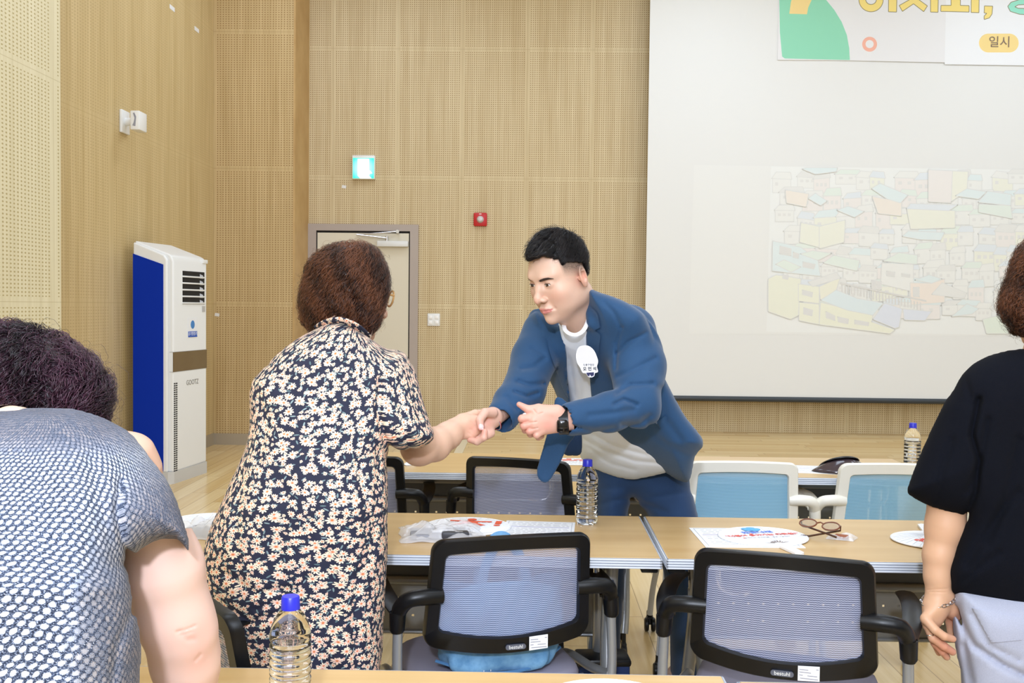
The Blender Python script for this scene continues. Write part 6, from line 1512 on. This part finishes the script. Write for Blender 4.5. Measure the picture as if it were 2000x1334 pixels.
for c_ in (fl3, fr3):
    mb = MB(); mb.tube([c_+Vector((0, -.05, -.03))-B, c_+Vector((0, .03, -.03))-B, c_+Vector((0, .15, -.042))-B, c_+Vector((0, .19, -.048))-B], [.03, .042, .038, .02], 14, True, .7, (0, 0, 1)); mb.build('shoe', mat('white_shoe', (220,218,214), .5), rp_)
hout3 = [(2040, 462), (2010, 474), (1992, 492), (1980, 520), (1970, 552), (1962, 576), (1958, 602), (1966, 622), (1984, 640), (2010, 650), (2050, 655), (2090, 650), (2126, 632), (2140, 600), (2138, 560), (2128, 510), (2096, 474), (2066, 462)]
cr3 = PX(2050, 480, 2.45)
curlhair(rp_, base, hout3, 2.45, .09, .115, (1944, 2156, 450, 668), .0045, M['hair_b'], 65, .024, 21, 6000, .06, lambda p, n: fl(p, n, cr3), (.0085, .75), .00062, top=490, nfly=300, step=3)
# chain bracelet and ring
cb = PX(1833, 1162, 2.395); ax = Vector((.06, 0, -1)).normalized(); mb = MB(); nl = 22
e1 = Vector((1, 0, -.05)); e2 = Vector((0, 1, 0))
def ringpt(a): return cb+e1*(.0372*math.cos(a))+e2*(.0355*math.sin(a))+Vector((0, 0, -.010+.011*math.cos(a)*1.2-.006*math.sin(a)*-1.0))
for k in range(nl):
    a0, a1 = 2*PI*k/nl, 2*PI*(k+1)/nl; p0, p1 = ringpt(a0-.05), ringpt(a1+.05); m_ = (p0+p1)/2; d = (p1-p0)/2; out_ = (m_-cb); out_.z = 0; out_.normalize(); w_ = (out_ if k % 2 else d.normalized().cross(out_))*.0030
    mb.tube([m_+d*math.cos(q)+w_*math.sin(q)*1.2-B for q in [2*PI*j/12 for j in range(13)]], .0010, 6)
mb.build('chain_bracelet', mat('silver', (222,222,228), .12, 1.0), rp_)
mb = MB(); rc = PX(1819, 1238, 2.365); mb.tube([rc+Vector((.0115*math.cos(q), .0115*math.sin(q)*.9, .003*math.cos(q)))-B for q in [2*PI*j/20 for j in range(21)]], .0013, 6); mb.lathe([(0, -.003), (.0028, 0), (0, .003)], 8, tuple(rc+Vector((-.001, -.0125, 0))-B)); mb.build('finger_ring', mat('silver_ring', (230,226,214), .1, 1.0), rp_)

# ================================================================ bending woman in the open-knit top, close at the left
base = (PX(60, 1300, 1.06).x, 1.06, 0); B = Vector(base)
kw = person('woman with dark plum curly hair in a navy and white open-knit top, bending over', base)
kn = [(-260, 840), (-200, 815), (-120, 803), (-50, 801), (0, 803), (54, 797), (100, 796), (140, 798), (176, 806), (212, 820), (246, 838), (262, 852), (280, 874), (300, 902), (318, 924), (334, 950), (346, 978), (356, 1008), (364, 1034), (369, 1056), (368, 1078), (358, 1064), (343, 1054), (320, 1054), (296, 1061), (268, 1080), (250, 1102), (253, 1130), (258, 1160), (264, 1185), (270, 1215), (276, 1262), (274, 1310), (272, 1380), (276, 1500), (270, 1640), (0, 1660), (-250, 1640), (-280, 1400), (-270, 1150), (-380, 1120), (-420, 1060), (-360, 920)]
G = Grid(-430, 382, 4.2, 780, 1670, 4.6, .86, 1.60, .008)
Yk = (1.10+np.clip((1150-G.b)/350., 0, 1)*.16).astype(f32)
G.F = G.infl(kn, Yk+(.00025*np.clip(G.a-150, 0, 300)).astype(f32), .11, .125, 2.3)
for pts, w_, d_ in [([(262, 1100), (240, 1060), (228, 1000), (236, 940)], 8, .012), ([(180, 900), (200, 1000), (235, 1100)], 16, .006), ([(60, 900), (120, 1100), (110, 1300)], 26, .006), ([(264, 1180), (230, 1260), (220, 1334)], 9, .006)]: G.groove(pts, w_, d_)
G.F = (G.F+lum(G.P, 60, .003, 14)).astype(f32)
cs = PX(300, 1090, 1.24); G.sub(G.chain([PX(300, 1060, 1.235), PX(318, 1120, 1.24)], [.036, .047], .01), .004)
G.sub(G.chain([PX(-10, 812, 1.34), PX(-10, 790, 1.42)], [.030, .045], .01), .008)
KV, KF = G.mesh(); KV = relax(KV, KF, 2, .45)
uv = wrapuv(KV, lambda z: (np.full_like(z, PX(0, 1000, 1.12).x), np.interp(z, [.9, 1.25], [1.12, 1.22])), .20, .12); uv[:, 1] += (KV[:, 1]-1.0)*.9
px_ = KV[:, 0]; dens = np.clip((KV[:, 2]-1.180)/.03, 0, 1)*.9; dens = np.maximum(dens, np.clip((KV[:, 0]-PX(205, 1000, 1.1).x)/.05, 0, 1))
fastmesh('knit_top', KV, KF, M['knit'], kw, base, uv=uv, col=np.stack([dens]*3, 1))
# arm reaching down to the table, second shoulder behind
G = Grid(236, 432, 2.2, 1030, 1500, 2.2, 1.10, 1.48, .0032)
G.add(G.chain(UV3([(302, 1040, 1.235), (318, 1110, 1.245), (336, 1190, 1.26)]), [.0420, .0460, .0430], .02))
G.add(G.chain(UV3([(336, 1190, 1.26), (352, 1232, 1.27), (362, 1290, 1.29), (374, 1390, 1.33), (385, 1452, 1.36)]), [.0430, .0415, .0400, .034, .026], .02), .02)
G.groove([(345, 1234), (362, 1230), (382, 1222)], 2.2, .0014); G.groove([(352, 1241), (376, 1234)], 1.6, .0009); G.groove([(350, 1236), (366, 1250), (378, 1248)], 6, .0012); G.groove([(382, 1290), (392, 1278)], 3, .0012)
AV, AF = G.mesh(); AV = relax(AV, AF, 2, .4)
hw0 = PX(385, 1452, 1.36); G = Grid(345, 480, 2.6, 1400, 1600, 2.6, 1.30, 1.62, .004)
G.add(G.cap(hw0, hw0+Vector((.01, .07, -.022)), .025, .024)); tip = hw0+Vector((.01, .075, -.026))
zt_ = TZ+.012
for k in range(4): a_ = tip+Vector((-.028+.019*k, .01, 0)); fingers(G, [([a_, Vector((a_.x-.004+.004*k, a_.y+.035, zt_+.012)), Vector((a_.x-.006+.006*k, a_.y+.062+.006*(1-abs(k-1.5)), zt_))], [.011, .0098, .0085])], .005)
fingers(G, [([tip+Vector((.018, -.03, 0)), Vector((tip.x+.045, tip.y+.0, zt_+.012)), Vector((tip.x+.052, tip.y+.028, zt_))], [.014, .012, .010])], .006)
HnV, HnF = G.mesh()
G = Grid(-440, 330, 7, 760, 3120, 10, .86, 1.62, .014)
sh = PX(250, 1000, 1.24); sh2 = PX(-240, 960, 1.22); up = PX(20, 960, 1.20); lo = PX(20, 1400, 1.06)
G.add(G.chain([up, PX(20, 1100, 1.12), lo], [.07, .085, .09], .03)); G.add(G.chain([sh2, up, sh], [.04, .045, .036], .02), .03); G.add(G.chain([sh, PX(302, 1045, 1.24)], [.036, .038], .01), .02)
G.add(G.chain([sh2, PX(-330, 1150, 1.26), PX(-250, 1420, 1.42)], [.04, .04, .03], .01), .02); G.add(G.chain([up, PX(25, 850, 1.33)], [.05, .040], .02), .02)
pk_ = lo+Vector((0, 0, -.06)); 
for s_ in (-1, 1): G.add(G.chain([pk_+Vector((s_*.08, 0, 0)), Vector((pk_.x+s_*.09, 1.06, .42)), Vector((pk_.x+s_*.09, 1.02, .06))], [.07, .05, .035], .01), .03); G.add(G.cap(Vector((pk_.x+s_*.09, 1.02, .05)), Vector((pk_.x+s_*.09, 1.14, .032)), .032, .026), .03)
G.add(G.cap(sh, PX(246, 892, 1.37), .034, .028), .02)
BV, BF = G.mesh()
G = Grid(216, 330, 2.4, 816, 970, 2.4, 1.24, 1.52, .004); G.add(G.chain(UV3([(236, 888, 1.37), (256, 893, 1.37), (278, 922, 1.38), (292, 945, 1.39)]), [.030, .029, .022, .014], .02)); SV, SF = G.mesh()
hc_ = PX(40, 806, 1.50); hf4 = head_frame(hc_, 186, 46, 0); C0 = Vector(hc_); hl, hfw, hu = [Vector(x.tolist()) for x in hf4[1]]
HV, HF = build_head(hf4, (-.10, .10, -.12, .13, -.20, .14), .0032, [(C0-hfw*.02-hu*.06, PX(15, 850, 1.34), .046, .040, .025)])
VV, FF = join([(HV, HF), (BV, BF), (AV, AF), (HnV, HnF), (SV, SF)])
def armc(V): return mixc(flat(V, (216,182,168)), (206,136,120), np.clip(.5*gl(V, PX(372, 1238, 1.24), .018)+.3*gl(V, PX(386, 1290, 1.25), .02), 0, 1))
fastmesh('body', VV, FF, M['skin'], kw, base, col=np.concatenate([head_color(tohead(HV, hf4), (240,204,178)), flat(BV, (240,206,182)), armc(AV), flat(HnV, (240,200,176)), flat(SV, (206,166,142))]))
mb = MB()
hout4 = [(0, 638), (32, 641), (54, 648), (91, 657), (128, 676), (152, 697), (177, 710), (188, 735), (207, 748), (207, 772), (202, 800), (196, 813), (200, 850), (180, 900), (107, 915), (54, 915), (0, 900), (-40, 900), (-100, 880), (-120, 770), (-130, 730), (-112, 690), (-80, 655), (-40, 640)]
cr4 = PX(30, 690, 1.34)
def fl4(p, n):
    q = p-cr4; return Vector((q.x*1.5+.35*math.sin(p.z*50+1), q.y*.5+.4*math.sin(p.x*45), -1.0))
curlhair(kw, base, hout4, 1.47, .08, .098, (-142, 222, 624, 930), .0036, M['hair_p'], 70, .028, 31, 11000, .050, fl4, (.0095, .75), .00068, capcol=.1, step=3.2, lift=.003, nfly=260)
G = Grid(-300, 300, 8, 1500, 3060, 9, .84, 1.34, .012)
tk = MB(); 
G.add(G.chain([lo+Vector((0, 0, -.0)), pk_], [.11, .125], .02))
for s_ in (-1, 1): G.add(G.chain([pk_+Vector((s_*.075, 0, 0)), Vector((pk_.x+s_*.09, 1.06, .42)), Vector((pk_.x+s_*.09, 1.02, .08))], [.095, .075, .065], .01), .02)
V_, F_ = G.mesh(); fastmesh('trousers', V_, F_, cloth('dark_trouser', (40,42,54), (50,52,66), 500), kw, base)
for s_ in (-1, 1):
    c_ = Vector((pk_.x+s_*.09, 1.02, .05)); mb = MB(); mb.tube([c_+Vector((0, -.05, -.015))-B, c_+Vector((0, .03, -.015))-B, c_+Vector((0, .13, -.022))-B, c_+Vector((0, .17, -.028))-B], [.03, .042, .038, .02], 14, True, .7, (0, 0, 1)); mb.build('shoe', mat('navy_shoe', (40,42,60), .5), kw)
